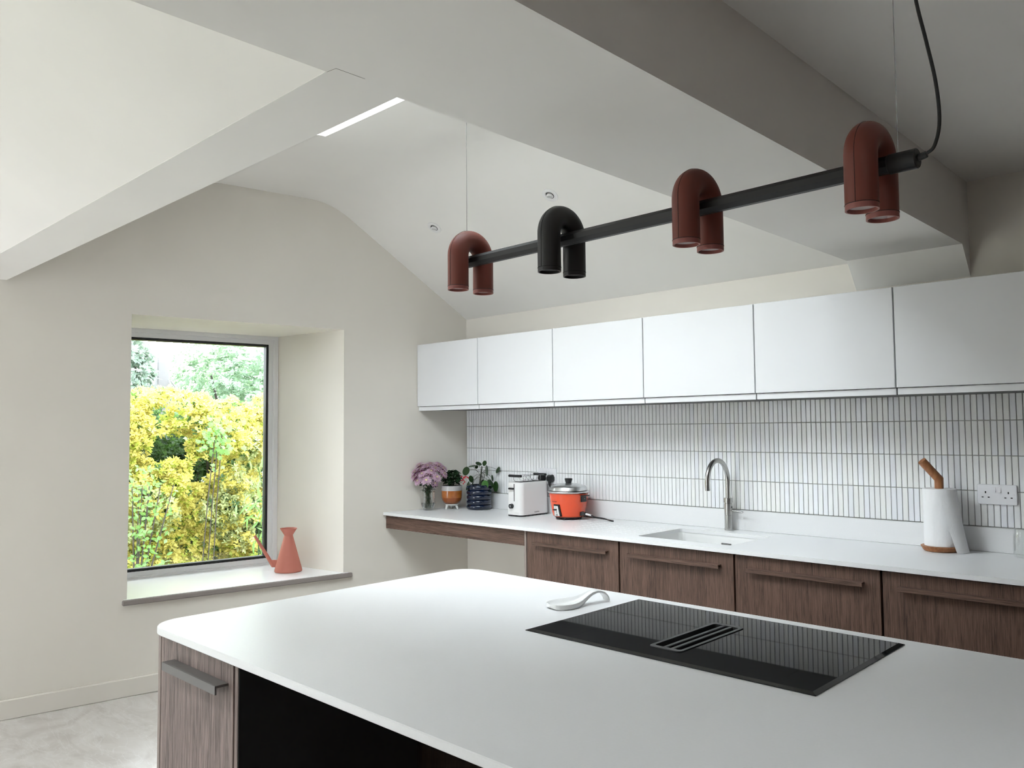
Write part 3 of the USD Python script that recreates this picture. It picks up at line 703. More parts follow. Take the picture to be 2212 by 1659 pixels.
# ------------------------------------------------------------------ recessed downlights in the vault
ms = (2.930 - 2.237) / 1.045
sn = np.array([0, -ms, -1.0]); sn /= np.linalg.norm(sn)            # out of the sloping ceiling, into the room
def downlight(x, y, label):
    z = 2.237 - ms * y
    ex = np.array([1.0, 0, 0]); ey = np.cross(sn, ex)
    m4 = np.eye(4); m4[:3, 0], m4[:3, 1], m4[:3, 2], m4[:3, 3] = ex, ey, sn, (x, y, z)
    t = thing('downlight', label, 'downlight', mat4=m4, group='recessed downlights in the vaulted ceiling')
    obj('trim_ring', lathe([(0.024, 0.0), (0.046, 0.0), (0.046, 0.0025), (0.043, 0.0045), (0.028, 0.0055), (0.024, 0.003)], 40, closed=True), M['white_plastic'], t, smooth=30)
    g = to_tm(lathe([(0.0, 0.0005), (0.0235, 0.0005), (0.0235, 0.0035), (0.0, 0.0035)], 32)); obj('gap_ring', lathe([(0.019, 0.0004), (0.0239, 0.0004), (0.0239, 0.0022), (0.019, 0.0022)], 32, closed=True), M['vent'], t)
    eye = lathe([(0.0, 0.0), (0.0195, 0.0), (0.0195, 0.008), (0.017, 0.0095), (0.015, 0.007), (0.0, 0.006)], 32)
    eye.apply_transform(trimesh.transformations.rotation_matrix(math.radians(24), (1, 0, 0)))
    obj('lamp_eyeball', T(eye, (0, 0, 0.003)), M['white_plastic'], t, smooth=30)
    ln = lathe([(0.0, 0.0062), (0.0145, 0.0070), (0.0145, 0.0082), (0.0, 0.0080)], 28)
    ln.apply_transform(trimesh.transformations.rotation_matrix(math.radians(24), (1, 0, 0)))
    obj('lens', T(ln, (0, 0, 0.003)), M['bulb_grey'], t)
downlight(0.474, -0.709, 'white recessed downlight in the vault, the one nearer the window wall')
downlight(1.444, -0.713, 'white recessed downlight in the vault above the black lamp tube')

# ------------------------------------------------------------------ things on the worktop
def wpt(c, dr_, dz, df=0.0):
    """A point dr_ along the picture's level width, dz up and df away from the camera, from c."""
    return np.asarray(c, float) + HR * dr_ + HF * df + np.array([0, 0, dz])
Z0 = ZC + 0.0006

# glass vase, water and chrysanthemums
VP = np.array([0.020, -0.386, Z0])
vs = thing('vase', 'clear ribbed glass vase holding the pink chrysanthemums', 'vase', VP)
VO = [(0.0, 0.0), (0.030, 0.0), (0.036, 0.006), (0.050, 0.040), (0.0505, 0.052), (0.0505, 0.158)]
VI = [(0.0475, 0.158), (0.0475, 0.054), (0.046, 0.043), (0.0335, 0.010), (0.0, 0.009)]
def ribbed(prof, n=64, amp=0.0):
    a = np.arange(n) * 2 * math.pi / n
    rings = []
    for r, z in prof:
        r = max(r, 1e-5)
        rr = r * (1 + amp * np.cos(16 * a) * min(1, max(0, (z - .02) / .03)))
        rings.append(np.c_[rr * np.cos(a), rr * np.sin(a), np.full(n, z)])
    return loft(rings)
obj('glass_body', ribbed(VO + VI, 64, 0.012), M['glass'], vs, smooth=40)
obj('water', ribbed([(0.0, 0.0095), (0.0330, 0.0105), (0.0455, 0.0435), (0.0468, 0.050), (0.0, 0.050)]), M['water'], vs, smooth=40)
fl0 = None
heads = [(530, 320, .0, 1.), (735, 240, .012, 1.), (960, 315, .006, 1.), (850, 400, -.012, 1.05), (590, 470, -.022, .95), (240, 400, .012, 1.), (240, 545, .006, .95), (400, 205, .024, .9),
         (1010, 570, -.020, 1.05), (720, 655, -.034, 1.05), (470, 665, -.024, .9), (1215, 470, .010, 1.), (950, 745, -.012, .85), (815, 190, .034, .9), (1060, 210, .026, .95), (1200, 310, .028, .9), (640, 330, .022, .95), (730, 480, .0, .9), (1110, 400, .02, .9), (380, 500, .006, .9)]
FLOWER_LABELS = ['pink chrysanthemum with a cream heart in the upper left of the vase bouquet',
    'pink chrysanthemum with a cream heart at the top centre of the vase bouquet',
    'pink chrysanthemum with a cream heart in the upper right of the vase bouquet',
    'pink chrysanthemum with a cream heart in the very middle of the vase bouquet',
    'pink chrysanthemum just below left of the bouquet middle',
    'pink chrysanthemum sticking out furthest left from the vase bouquet',
    'lower of the two pink chrysanthemums at the left edge of the bouquet',
    'pink chrysanthemum on the upper left shoulder of the bouquet, towards the back',
    'pink chrysanthemum in the lower right of the bouquet, facing forwards',
    'pink chrysanthemum drooping over the middle of the vase rim',
    'pink chrysanthemum drooping at the lower left of the bouquet',
    'pink chrysanthemum sticking out furthest right towards the amber pot',
    'pink chrysanthemum hanging lowest at the right of the vase rim',
    'topmost pink chrysanthemum at the back of the bouquet',
    'pink chrysanthemum at the top right back of the bouquet',
    'pink chrysanthemum at the upper right edge of the bouquet',
    'pink chrysanthemum wedged between the upper left and top centre flowers',
    'pink chrysanthemum right under the middle flower of the bouquet',
    'pink chrysanthemum between the middle and the right edge of the bouquet',
    'pink chrysanthemum inside the left half of the bouquet']
dome = wpt(VP, -0.005, 0.165, 0.0)
def petal(l, w, a, lift, curl, z0):
    """A narrow petal from the centre outwards."""
    s = np.linspace(0.12, 1, 5)
    ww = w * np.sin(np.pi * np.clip(s * .86 + .1, 0, 1)) + .0004
    z = z0 + lift * l * s - curl * l * s * s
    L_ = np.c_[l * s, -ww, z + .0006]; R_2 = np.c_[l * s, ww, z + .0006]; C_ = np.c_[l * s, np.zeros(5), z - .0006]
    v = np.vstack([L_, C_, R_2]); f = []
    for i in range(4):
        f += [(i, i + 1, 5 + i + 1), (i, 5 + i + 1, 5 + i), (5 + i, 5 + i + 1, 10 + i + 1), (5 + i, 10 + i + 1, 10 + i)]
    ca, sa = math.cos(a), math.sin(a)
    v = np.c_[v[:, 0] * ca - v[:, 1] * sa, v[:, 0] * sa + v[:, 1] * ca, v[:, 2]]
    return trimesh.Trimesh(v, f, process=False)
rf_ = np.random.default_rng(3)
pet = cat([petal(.034 + .003 * rf_.random(), .0038, k * 2 * math.pi / 24 + rf_.normal(0, .05), .25 + rf_.normal(0, .05), .30, 0.0) for k in range(24)],
          [petal(.027 + .003 * rf_.random(), .0036, (k + .5) * 2 * math.pi / 20 + rf_.normal(0, .05), .50, .38, .003) for k in range(20)],
          [petal(.018 + .003 * rf_.random(), .0030, (k + .2) * 2 * math.pi / 14 + rf_.normal(0, .05), .85, .35, .004) for k in range(14)])
bck = cat([petal(.029, .0034, (k + .5) * 2 * math.pi / 20, .05, .25, -.004) for k in range(20)])
hrt = lathe([(0, -.004), (.006, -.003), (.0095, .004), (.009, .0085), (.005, .011), (0, .0115)], 14)
def frame_z(n):
    n = n / np.linalg.norm(n)
    a = np.cross(n, [0.3, 0.2, 0.9]); a /= np.linalg.norm(a)
    return np.c_[a, np.cross(n, a), n]
for i, (px, py_, df, sc) in enumerate(heads):
    pos = wpt(VP, (870 + px / 13.83 - 924) / 312., (1100.5 - (990 + py_ / 13.83)) / 312., df)
    nrm = (pos - dome) * np.array([1, 1, 1.0]) + np.array([0, 0, .012]) - HF * .035
    base = wpt(VP, rf_.normal(0, .006), 0.150, rf_.normal(0, .006))
    foot = wpt(VP, rf_.normal(0, .012), 0.014, rf_.normal(0, .012))
    Rm = frame_z(nrm)
    if pos[0] < WX(pos[1]) + 0.045:
        pos = pos + np.array([WX(pos[1]) + 0.045 - pos[0], 0, 0])
    t = thing('chrysanthemum', FLOWER_LABELS[i], 'flower', tuple(pos), group='pink chrysanthemums in the glass vase')
    def put(m):
        q = m.copy(); q.apply_scale(sc * 1.16); q.vertices = q.vertices @ Rm.T; return q
    obj('petals', put(pet), M['mum_petal'], t)
    obj('back_petals', put(bck), M['mum_back'], t)
    obj('flower_heart', put(hrt), M['mum_heart'], t, smooth=60)
    mid = (base + pos) / 2 + rf_.normal(0, .004, 3)
    obj('stem', T(tube(bez([foot, base * .6 + foot * .4, base, mid, pos - Rm[:, 2] * .004], 14), 0.0016, 6), -pos), M['stem_green'], t)
lv = thing('bouquet_leaves', 'dark green chrysanthemum leaves under the flowers at the vase rim', 'leaves', tuple(VP), kind='stuff')
def leaf_blade(l, w, bend=.2, n=6):
    s = np.linspace(0, 1, n)
    ww = w * np.sin(np.pi * np.clip(s, .02, .985)) ** .8
    z = -bend * l * s * s
    v = np.vstack([np.c_[s * l, -ww, z + ww * .35], np.c_[s * l, 0 * s, z], np.c_[s * l, ww, z + ww * .35]])
    f = []
    for i in range(n - 1):
        f += [(i, i + 1, n + i + 1), (i, n + i + 1, n + i), (n + i, n + i + 1, 2 * n + i + 1), (n + i, 2 * n + i + 1, 2 * n + i)]
    return trimesh.Trimesh(v, f, process=False)
def place(m, pos, direction, up=(0, 0, 1), roll=0.0):
    d = np.asarray(direction, float); d /= np.linalg.norm(d)
    u = np.asarray(up, float); s_ = np.cross(u, d); s_ /= np.linalg.norm(s_) + 1e-9; u = np.cross(d, s_)
    c, s = math.cos(roll), math.sin(roll)
    s2, u2 = c * s_ + s * u, -s * s_ + c * u
    q = m.copy(); q.vertices = q.vertices @ np.c_[d, s2, u2].T + np.asarray(pos); return q
ll = []
for k in range(46):
    a = rf_.uniform(0, 2 * math.pi); z = rf_.uniform(.125, .20); r = rf_.uniform(.012, .03 + (z - .12) * .35)
    p = np.array([r * math.cos(a), r * math.sin(a), z])
    ll.append(place(leaf_blade(rf_.uniform(.024, .042), rf_.uniform(.006, .011)), p, (math.cos(a + rf_.normal(0, .5)), math.sin(a + rf_.normal(0, .5)), rf_.uniform(-.5, .8)), roll=rf_.normal(0, .5)))
for k in range(16):
    a = rf_.uniform(0, 2 * math.pi); p = np.array([.006 * math.cos(a), .006 * math.sin(a), rf_.uniform(.015, .11)])
    ll.append(place(leaf_blade(rf_.uniform(.014, .024), rf_.uniform(.004, .006)), p, (math.cos(a), math.sin(a), rf_.uniform(0, 1.5))))
obj('leaf_cluster', cat(ll), M['kalanchoe'], lv, kind='stuff')

# amber footed pot with a kalanchoe
PP = np.array([0.096, -0.235, Z0])
pt = thing('plant_pot', 'amber glazed plant pot with a pale rim on a white footed stand', 'plant pot', tuple(PP))
body = [(0.0, 0.037), (0.040, 0.037), (0.056, 0.046), (0.0655, 0.062), (0.0695, 0.076)]
obj('lower_band', lathe(body + [(0.0700, 0.0795), (0.066, 0.0795), (0.0, 0.0795)], 56), M['amber_dark'], pt, smooth=40)
obj('upper_band', lathe([(0.0, 0.0797), (0.0698, 0.0797), (0.0715, 0.095), (0.0718, 0.128), (0.0665, 0.129), (0.0, 0.129)], 56), M['amber'], pt, smooth=40)
obj('rim', lathe([(0.064, 0.110), (0.0717, 0.1282), (0.0708, 0.160), (0.0695, 0.162), (0.0665, 0.1615), (0.0650, 0.158), (0.064, 0.135)], 56, closed=True), M['grey_glaze'], pt, smooth=40)
obj('soil', T(lathe([(0, .129), (.0645, .129), (.0645, .148), (0, .150)], 32), (0, 0, 0)), M['soil'], pt)
feet = [lathe([(0.0, 0.026), (0.040, 0.026), (0.0505, 0.037), (0.048, 0.0385), (0.0, 0.0368)], 40)]
for a in (-104, 20, 138):
    a = math.radians(a)
    feet.append(tube([(0.034 * math.cos(a), .034 * math.sin(a), .034), (0.046 * math.cos(a), .046 * math.sin(a), 0.0)], [.0105, .0068], 14))
obj('stand', cat(feet), M['stoneware'], pt, smooth=40)
ka = thing('kalanchoe', 'dark green kalanchoe with small red flowers in the amber pot', 'plant', tuple(PP))
kl = []
rk = np.random.default_rng(11)
for k in range(190):
    a = rk.uniform(0, 2 * math.pi); h = rk.uniform(0, 1) ** .8
    rr = (.074 * math.sqrt(max(0, 1 - (h * .95) ** 1.5)) + .006) * rk.uniform(.45, 1.0)
    sx_ = .010 * h
    p = np.array([rr * math.cos(a), rr * math.sin(a), .166 + .098 * h]) + HR * sx_
    d = np.array([math.cos(a), math.sin(a), rk.uniform(-.5, .7)])
    kl.append(place(leaf_blade(rk.uniform(.022, .034), rk.uniform(.010, .014), .3, 6), p - d * .012, d, roll=rk.normal(0, .4)))
obj('foliage', cat(kl), M['kalanchoe'], ka, kind='stuff')
obj('stems', cat([tube([(.006 * math.cos(a), .006 * math.sin(a), .149), (.03 * math.cos(a), .03 * math.sin(a), .215)], .0025, 6) for a in np.linspace(0, 6, 8)]), M['stem_green'], ka)
flo = []
for (cx_, cz_, n_) in ((1003 - 976, 1032, 12), (1001 - 976, 1041, 7), (1007 - 976, 1031, 5)):
    for k in range(n_):
        p = wpt((0, 0, 0), cx_ / 313. + rk.normal(0, .008), (1100 - cz_) / 313. + rk.normal(0, .007), -.02 + rk.normal(0, .008))
        for q in range(4):
            flo.append(place(leaf_blade(.0055, .0024, .2, 4), p, HR * math.cos(q * 1.57 + k) + np.array([0, 0, 1]) * math.sin(q * 1.57 + k) - HF * .25, up=-HF))
obj('red_flowers', cat(flo), M['red_petal'], ka, kind='stuff')
fs = [tube([(0.02, -.01, .16), wpt((0, 0, 0), .07, .185, -.02), wpt((0, 0, 0), .083, (1100 - 1036) / 313., -.02)], .0016, 6)]
obj('flower_stalk', cat(fs), M['stem_green'], ka)

# navy ringed pot with a pilea
NP = np.array([0.245, -0.115, Z0])
nv = thing('plant_pot', 'navy blue glazed plant pot made of five stacked rings', 'plant pot', tuple(NP))
prof = [(0.0, 0.0), (0.078, 0.0)]
RH = 0.1665 / 5
for k in range(5):
    zc_ = RH * (k + .5)
    for a in np.linspace(-math.pi / 2 + .12, math.pi / 2 - .12, 11):
        prof.append((0.0762 + 0.0118 * math.cos(a), zc_ + RH * .5 * math.sin(a)))
prof += [(0.074, 0.1672), (0.0715, 0.164), (0.0700, 0.150), (0.0, 0.150)]
obj('pot_body', lathe(prof, 64), M['navy'], nv, smooth=50)
obj('soil', lathe([(0, .1503), (.0695, .1503), (.0695, .153), (0, .156)], 32), M['soil'], nv)
pl = thing('pilea', 'pilea plant with round coin leaves on long stalks in the navy pot', 'plant', tuple(NP))
def nq(cx, cy, df=0.0):
    return wpt((0, 0, 0), (940 + cx / 13.27 - 1035.5) / 313.7, (1100 - (985 + cy / 13.27)) / 313.7, df)
trunk = [nq(1275, 890, 0), nq(1300, 700, 0), nq(1325, 520, 0), nq(1340, 400, 0), nq(1345, 300, 0.0)]
obj('trunk', tube(bez(trunk, 16), [.0062, .0060, .0058, .0056, .0055, .0054, .0052, .005, .0048, .0046, .0044, .0042, .004, .0038, .0035, .003][:len(bez(trunk, 16))], 10), M['stem_dark'], pl, smooth=50)
def coin(r, n=22):
    a = np.arange(n) * 2 * math.pi / n
    out = [np.array([[0, 0, -.0012 - .06 * r]])]
    v = [(0, 0, -.10 * r)]; f = []
    for k, q in enumerate((.5, .85, 1.0)):
        for x in a:
            v.append((q * r * math.cos(x) * 1.0, q * r * math.sin(x), r * (-.10 + .10 * q * q + (.0 if q < 1 else -.02))))
    for i in range(n):
        j = (i + 1) % n
        f.append((0, 1 + i, 1 + j))
        for k in range(2):
            a0, a1 = 1 + k * n, 1 + (k + 1) * n
            f += [(a0 + i, a1 + i, a1 + j), (a0 + i, a1 + j, a0 + j)]
    return trimesh.Trimesh(np.array(v), f, process=False)
# picture place, half width, half height, turn of the long axis (deg from upright, clockwise), depth, bright
pls = [(895, 435, 100, 128, 28, -.02, 0), (1045, 660, 66, 100, -22, -.025, 0), (945, 850, 42, 135, 18, -.03, 0), (1190, 325, 48, 55, 0, .02, 0), (1085, 295, 22, 125, 82, .0, 0),
       (1255, 232, 45, 95, 110, .01, 0), (1425, 218, 62, 78, 25, -.01, 0), (1495, 425, 38, 155, -3, -.03, 0), (1805, 415, 42, 100, 28, .0, 0), (1645, 655, 26, 95, -8, .03, 0),
       (1440, 815, 104, 124, 10, -.055, 1), (1590, 800, 70, 130, -32, -.01, 0), (1740, 880, 78, 148, 4, -.02, 0), (1080, 790, 20, 50, 12, .01, 0), (1370, 790, 60, 95, 0, .03, 0)]
hub = [nq(1335, 480), nq(1340, 410), nq(1322, 545), nq(1344, 340), nq(1330, 600)]
for i, (cx_, cy_, hw, hh, turn, df, br) in enumerate(pls):
    p = nq(cx_, cy_, df)
    r = max(hw, hh) / 13.27 / 313.7
    ratio = min(hw, hh) / max(hw, hh)
    tr = math.radians(turn)
    major = HR * math.sin(tr) + np.array([0, 0, 1.0]) * math.cos(tr)
    if hw > hh:
        major = np.cross(major, HF)
    minor = np.cross(major, HF); minor /= np.linalg.norm(minor)
    tiltv = math.acos(min(1, ratio * .98))
    nrm = -HF * math.cos(tiltv) + minor * math.sin(tiltv) * (1 if (minor[2] > 0) == (cy_ > 0) else -1)
    yb = np.cross(nrm, major)
    m_ = coin(r); m_.vertices = m_.vertices @ np.c_[major, yb, nrm].T + p
    lf = obj('leaf', m_, M['pilea_bright'] if br else M['pilea'], pl, smooth=60)
    h = hub[i % 5] if cy_ < 560 else hub[[0, 2, 4][i % 3]]
    mid = (h + p) / 2 + np.array([0, 0, .012 if cy_ > 400 else .003])
    obj('leaf_stalk', tube(bez([h, mid, p - nrm * .001], 10), .0011, 6), M['stem_dark'], lf)

# toaster with a bun rack
TX0, TX1, TY0, TY1, TH = 0.688, 0.822, -0.305, -0.040, 0.212
to = thing('toaster', 'white toaster with a raised wire bun rack and black knob', 'toaster', ((TX0 + TX1) / 2, (TY0 + TY1) / 2, Z0))
tw, td = TX1 - TX0, TY1 - TY0
def tring(k, z, r):
    return np.c_[rrect(tw * k, td * k, r, 8), np.full(36, z)]
obj('base', loft([np.c_[rrect(tw * .96, td * .98, .026, 8), np.full(36, z)] for z in (0.0, .009)]), M['black'], to)
obj('body', loft([tring(1.0, .0092, .030), tring(1.0, .012, .030), tring(.985, .10, .030), tring(.972, TH - .012, .030), tring(.962, TH - .004, .028), tring(.93, TH, .024)]), M['white_plastic'], to, smooth=35)
obj('slot_panel', box(-.035, .035, -td * .37, td * .37, TH - .0005, TH + .0012, .0005), M['vent'], to)
for sx_ in (-.017, .017):
    obj('bread_slot', box(sx_ - .010, sx_ + .010, -td * .34, td * .34, TH + .0012, TH + .0016), M['void'], to)
fy = -td / 2 * .988
obj('lever_slot', box(.001, .0055, fy - .0007, fy + .003, .094, .203, .0006), M['black_soft'], to)
obj('lever', box(-.034, .008, fy - .017, fy + .001, .168, .1785, .003), M['black'], to)
kb = to_tm(Manifold.cylinder(.018, .0150, .0140, 32)); kb.apply_transform(trimesh.transformations.rotation_matrix(math.pi / 2, (1, 0, 0)))
obj('knob', T(kb, (-.014, fy - .0005, .064)), M['black'], to, smooth=40)
kd = to_tm(Manifold.cylinder(.0006, .0062, .0062, 24) - Manifold.cylinder(.01, .0038, .0038, 20).translate((0, 0, -.002))); kd.apply_transform(trimesh.transformations.rotation_matrix(math.pi / 2, (1, 0, 0)))
obj('knob_mark', T(kd, (-.014, fy - .0186, .064)), M['ink_grey'], to)
obj('crumb_tray', box(-.048, .042, fy - .004, fy + .006, .0115, .026, .002), M['white_plastic'], to)
lg = meshkit.text_mesh('BOSCH', 0.0068, 0.0003, True)
cr_ = to_tm(Manifold.cylinder(.0003, .0042, .0042, 24) - Manifold.cylinder(.001, .0032, .0032, 24).translate((0, 0, -.0002)) + Manifold.cube((.0014, .006, .0003), True).translate((0, 0, .00015)))
lg = cat(T(cr_, (-.0065, .0034, 0)), lg)
lg.apply_transform(trimesh.transformations.rotation_matrix(math.pi / 2, (1, 0, 0)))
lg.apply_transform(trimesh.transformations.rotation_matrix(math.pi / 2, (0, 0, 1)))
obj('lettering', T(lg, (tw / 2 * .998 + .0001, .0, .020)), M['ink'], to)
rk_ = []
for sx_ in (-.044, .044):
    rk_.append(tube([(sx_, -td / 2 + .02, TH + .040), (sx_, td / 2 - .02, TH + .040)], .0014, 8))
    for sy in (-.085, .075):
        rk_.append(tube(bez([(sx_, sy, TH + .040), (sx_ * .96, sy, TH + .014), (sx_ * .7, sy + .004, TH + .003)], 10), .0013, 8))
for sy in (-.085, .075):
    rk_.append(tube([(-.031, sy + .004, TH + .003), (.031, sy + .004, TH + .003)], .0013, 8))
for k in range(4):
    sy = -.055 + .035 * k
    rk_.append(tube([(-.044, sy, TH + .040), (-.02, sy + .01, TH + .010), (.02, sy + .01, TH + .010), (.044, sy, TH + .040)], .0010, 6))
bun = obj('bun_rack', cat(rk_), M['wire'], to, smooth=40)
for sy in (-td / 2 + .016, td / 2 - .016):
    obj('rack_grip', box(-.056, .056, sy - .009, sy + .009, TH + .032, TH + .048, .005), M['black'], bun)

# orange rice cooker
CK = np.array([1.098, -0.175, Z0])
AZ = math.atan2(CAM[1] - CK[1], CAM[0] - CK[0])
ck = thing('rice_cooker', 'orange enamel rice cooker with a domed aluminium lid', 'rice cooker', tuple(CK))
CB = [(.090, .016), (.097, .022), (.1050, .060), (.1125, .105), (.1175, .145), (.1190, .156)]
def crad(z):
    return float(np.interp(z, [q[1] for q in CB], [q[0] for q in CB]))
obj('body', lathe([(0, .0150)] + CB + [(.1150, .157), (0, .157)], 64), M['orange'], ck, smooth=35)
obj('base', cat(lathe([(0, .006), (.078, .006), (.084, .0148), (0, .0148)], 40), [cyl((.07 * math.cos(a), .07 * math.sin(a), 0), (.07 * math.cos(a), .07 * math.sin(a), .0065), .011, 14) for a in (0.3, 1.87, 3.44, 5.0)]), M['black'], ck)
obj('rim', lathe([(.112, .1572), (.1195, .1568), (.1265, .1600), (.1285, .1655), (.1272, .1690), (.1225, .1700), (.112, .168)], 64, closed=True), M['alu'], ck, smooth=50)
obj('lid', lathe([(0, .169), (.110, .1695), (.1155, .173), (.1120, .188), (.1085, .1955), (.1040, .1985), (.094, .203), (.070, .2095), (.040, .2145), (.015, .2165), (0, .2167)], 64), M['alu'], ck, smooth=35)
obj('lid_knob', lathe([(0, .2165), (.0170, .2165), (.0185, .221), (.0235, .238), (.0240, .242), (.0210, .2445), (0, .2450)], 28), M['black'], ck, smooth=40)
def on_side(m, az, z, push=0.0, lean=True):
    """A part modelled at the origin (x sideways, y up, z out) put on the cooker's side."""
    q = m.copy()
    sl_ = math.atan2(crad(min(z + .02, .15)) - crad(max(z - .02, .02)), .04) if lean else 0
    r = crad(z) + push
    o = np.array([math.cos(az), math.sin(az), 0]); s = np.array([-math.sin(az), math.cos(az), 0])
    u = np.array([0, 0, 1.0]) * math.cos(sl_) + o * math.sin(sl_); oo = o * math.cos(sl_) - np.array([0, 0, 1.0]) * math.sin(sl_)
    q.vertices = q.vertices @ np.c_[s, u, oo].T + o * r + np.array([0, 0, z]); return q
a_sw = AZ - math.radians(40)
trap = np.array([(-.027, -.036), (.027, -.036), (.0205, .036), (-.0205, .036)])
sw = obj('switch_housing', on_side(slab(trap, -.012, .008, .002), a_sw, .058), M['black'], ck)
obj('switch_plate', on_side(slab(trap * np.array([.74, .86]) + np.array([-.0025, -.002]), .008, .0094, .0005), a_sw, .058), M['white_plastic'], sw, label='white switch plate')
obj('switch_slot', on_side(box(-.0020, .0006, -.022, .014, .0094, .0098), a_sw, .058), M['ink'], sw)
obj('switch_lever', on_side(box(-.020, .004, .004, .011, .0096, .021, .0015), a_sw, .058), M['black'], sw)
obj('switch_print', on_side(cat(box(-.010, .006, -.0285, -.0245, .0094, .0097), box(-.004, -.0005, .019, .024, .0094, .0096)), a_sw, .058), M['ink'], sw)
hd_ = [(49, 'a'), (229, 'b')]
for ang, _ in hd_:
    a = AZ + math.radians(ang)
    hb_ = cat(box(-.024, .024, -.022, .018, -.004, .008, .002), box(-.030, .030, .012, .0185, .0, .026, .002))
    h_ = obj('side_handle', on_side(hb_, a, .130, .0, False), M['black'], ck)
    if ang == 49:
        obj('handle_screw', on_side(cyl((.003, -.003, .007), (.003, -.003, .0088), .0032, 12), a, .130, 0, False), M['steel'], h_)
txt = meshkit.text_mesh('TATUNG', 0.0052, 0.0003, True)
ringm = to_tm(Manifold.cylinder(.0003, .0042, .0042, 24) - Manifold.cylinder(.001, .0031, .0031, 24).translate((0, 0, -.0002)))
txt = cat(T(ringm, (-.007, .0026, 0)), txt); txt = T(txt, (-.010, 0, 0))
obj('lettering', wrap(txt, crad, AZ - math.radians(50), .1065, .0003), M['ink'], ck)
a_pl = AZ + math.radians(50)
obj('socket', on_side(box(-.0150, .0150, -.013, .013, -.006, .006, .002), a_pl, .036), M['black'], ck)

pcd = thing('power_cord', 'black power cord with its plug in the side of the rice cooker', 'cord')
o_ = np.array([math.cos(a_pl), math.sin(a_pl), 0]); s_ = np.array([-math.sin(a_pl), math.cos(a_pl), 0])
p0 = CK + o_ * (crad(.036) + .0068) + np.array([0, 0, .036])
p1 = p0 + o_ * .024
pc1 = obj('plug', trimesh.convex.convex_hull(np.vstack([p0 + s_ * i * .012 + np.array([0, 0, j * .010]) for i in (-1, 1) for j in (-1, 1)] + [p1 + s_ * i * .007 + np.array([0, 0, j * .007]) for i in (-1, 1) for j in (-1, 1)])), M['black'], pcd)
p2 = p1 + o_ * .030 + np.array([.010, .004, -.006])
obj('strain_relief', cyl(p1, p2, .0056, 14, .001), M['plate_white'], pcd, smooth=40, label='pale grey strain relief')
obj('cable', tube(bez([p2, p2 + o_ * .02 + np.array([.012, 0, -.008]), np.array([1.330, -.125, Z0 + .012]), np.array([1.385, -.142, Z0 + .0045]), np.array([1.403, -.148, Z0 + .004]), np.array([1.406, -.138, Z0 + .004]), np.array([1.37, -.118, Z0 + .004]), np.array([1.26, -.075, Z0 + .004]), np.array([1.10, -.038, Z0 + .004]), np.array([0.875, -.030, Z0 + .02])], 60), .0030, 8), M['black'], pcd, smooth=50)

# sockets and plugs on the tiled wall
def socket(x0, x1, z0, z1, label):
    t = thing('wall_socket', label, 'socket', ((x0 + x1) / 2, -0.0087, (z0 + z1) / 2))
    w, h = x1 - x0, z1 - z0
    pm = slab(rrect(w, h, .006, 4), 0.0, .010, .002)
    def upright(m):
        q = to_tm(m).copy(); v = q.vertices
        q.vertices = np.c_[v[:, 0], -v[:, 2], v[:, 1]]; return q
    obj('face_plate', upright(pm), M['plate_white'], t, smooth=20)
    for s in (-1, 1):
        sw_ = obj('switch', upright(trimesh.convex.convex_hull(np.array([(s * .010 + a, b, c) for a in (-.0062, .0062) for b, c in ((.010, .0098), (.032, .0098), (.010, .0150), (.032, .0118))]))), M['plate_white'], t)
        pr = []
        cx = s * w * .285
        for (a, b, ww, hh) in ((0, .0085, .0048, .0088), (-.0118, -.0125, .0074, .0044), (.0118, -.0125, .0074, .0044)):
            pr.append(box(cx + a - ww / 2, cx + a + ww / 2, b - hh / 2, b + hh / 2, .0098, .0103))
        obj('pin_holes', upright(cat(pr)), M['void'], t)
    obj('screw_cap', upright(cat(T(lathe([(0, .0099), (.0032, .0099), (.0030, .0106), (0, .0108)], 14), (w * .43, .0, 0)))), M['plate_white'], t)
    return t
socket(3.293, 3.445, 1.096, 1.182, 'white double wall socket beside the kitchen roll')
socket(0.707, 0.862, 1.080, 1.181, 'white double wall socket behind the toaster, with two plugs in it')
def plug(x, z, label, droop):
    t = thing('plug', label, 'plug', (x, -0.0190, z))
    o = np.array([(-.024, -.012), (-.014, -.022), (.014, -.022), (.024, -.012), (.024, .008), (.016, .022), (-.016, .022), (-.024, .008)])
    rings = []
    for (k, d) in ((.96, 0.0), (1.0, .004), (1.0, .016), (.86, .028), (.62, .036)):
        rings.append(np.array([(a * k, -d, b * k) for a, b in o]))
    m_ = loft(rings); m_.faces = m_.faces[:, ::-1]
    obj('plug_body', m_, M['black'], t, smooth=35)
    if droop:
        c = bez([(0, -.022, -.016), (.004, -.026, -.040), (.010, -.020, -.070), (.016, -.012, -.110), (.020, -.0075, -.165)], 24)
        rad = np.interp(np.arange(len(c)), [0, 7, 9, 30], [.0125, .0062, .0032, .0030])
    else:
        c = bez([(0, -.020, -.016), (-.004, -.024, -.040), (-.008, -.016, -.080), (-.010, -.008, -.150)], 20)
        rad = np.interp(np.arange(len(c)), [0, 5, 7, 30], [.010, .0055, .0032, .0030])
    obj('cable', tube(c, rad, 10), M['black'], t, smooth=50)
plug(0.752, 1.120, 'black plug in the left half of the socket behind the toaster', False)
plug(0.826, 1.118, 'black plug with a drooping cable in the right half of the socket behind the toaster', True)

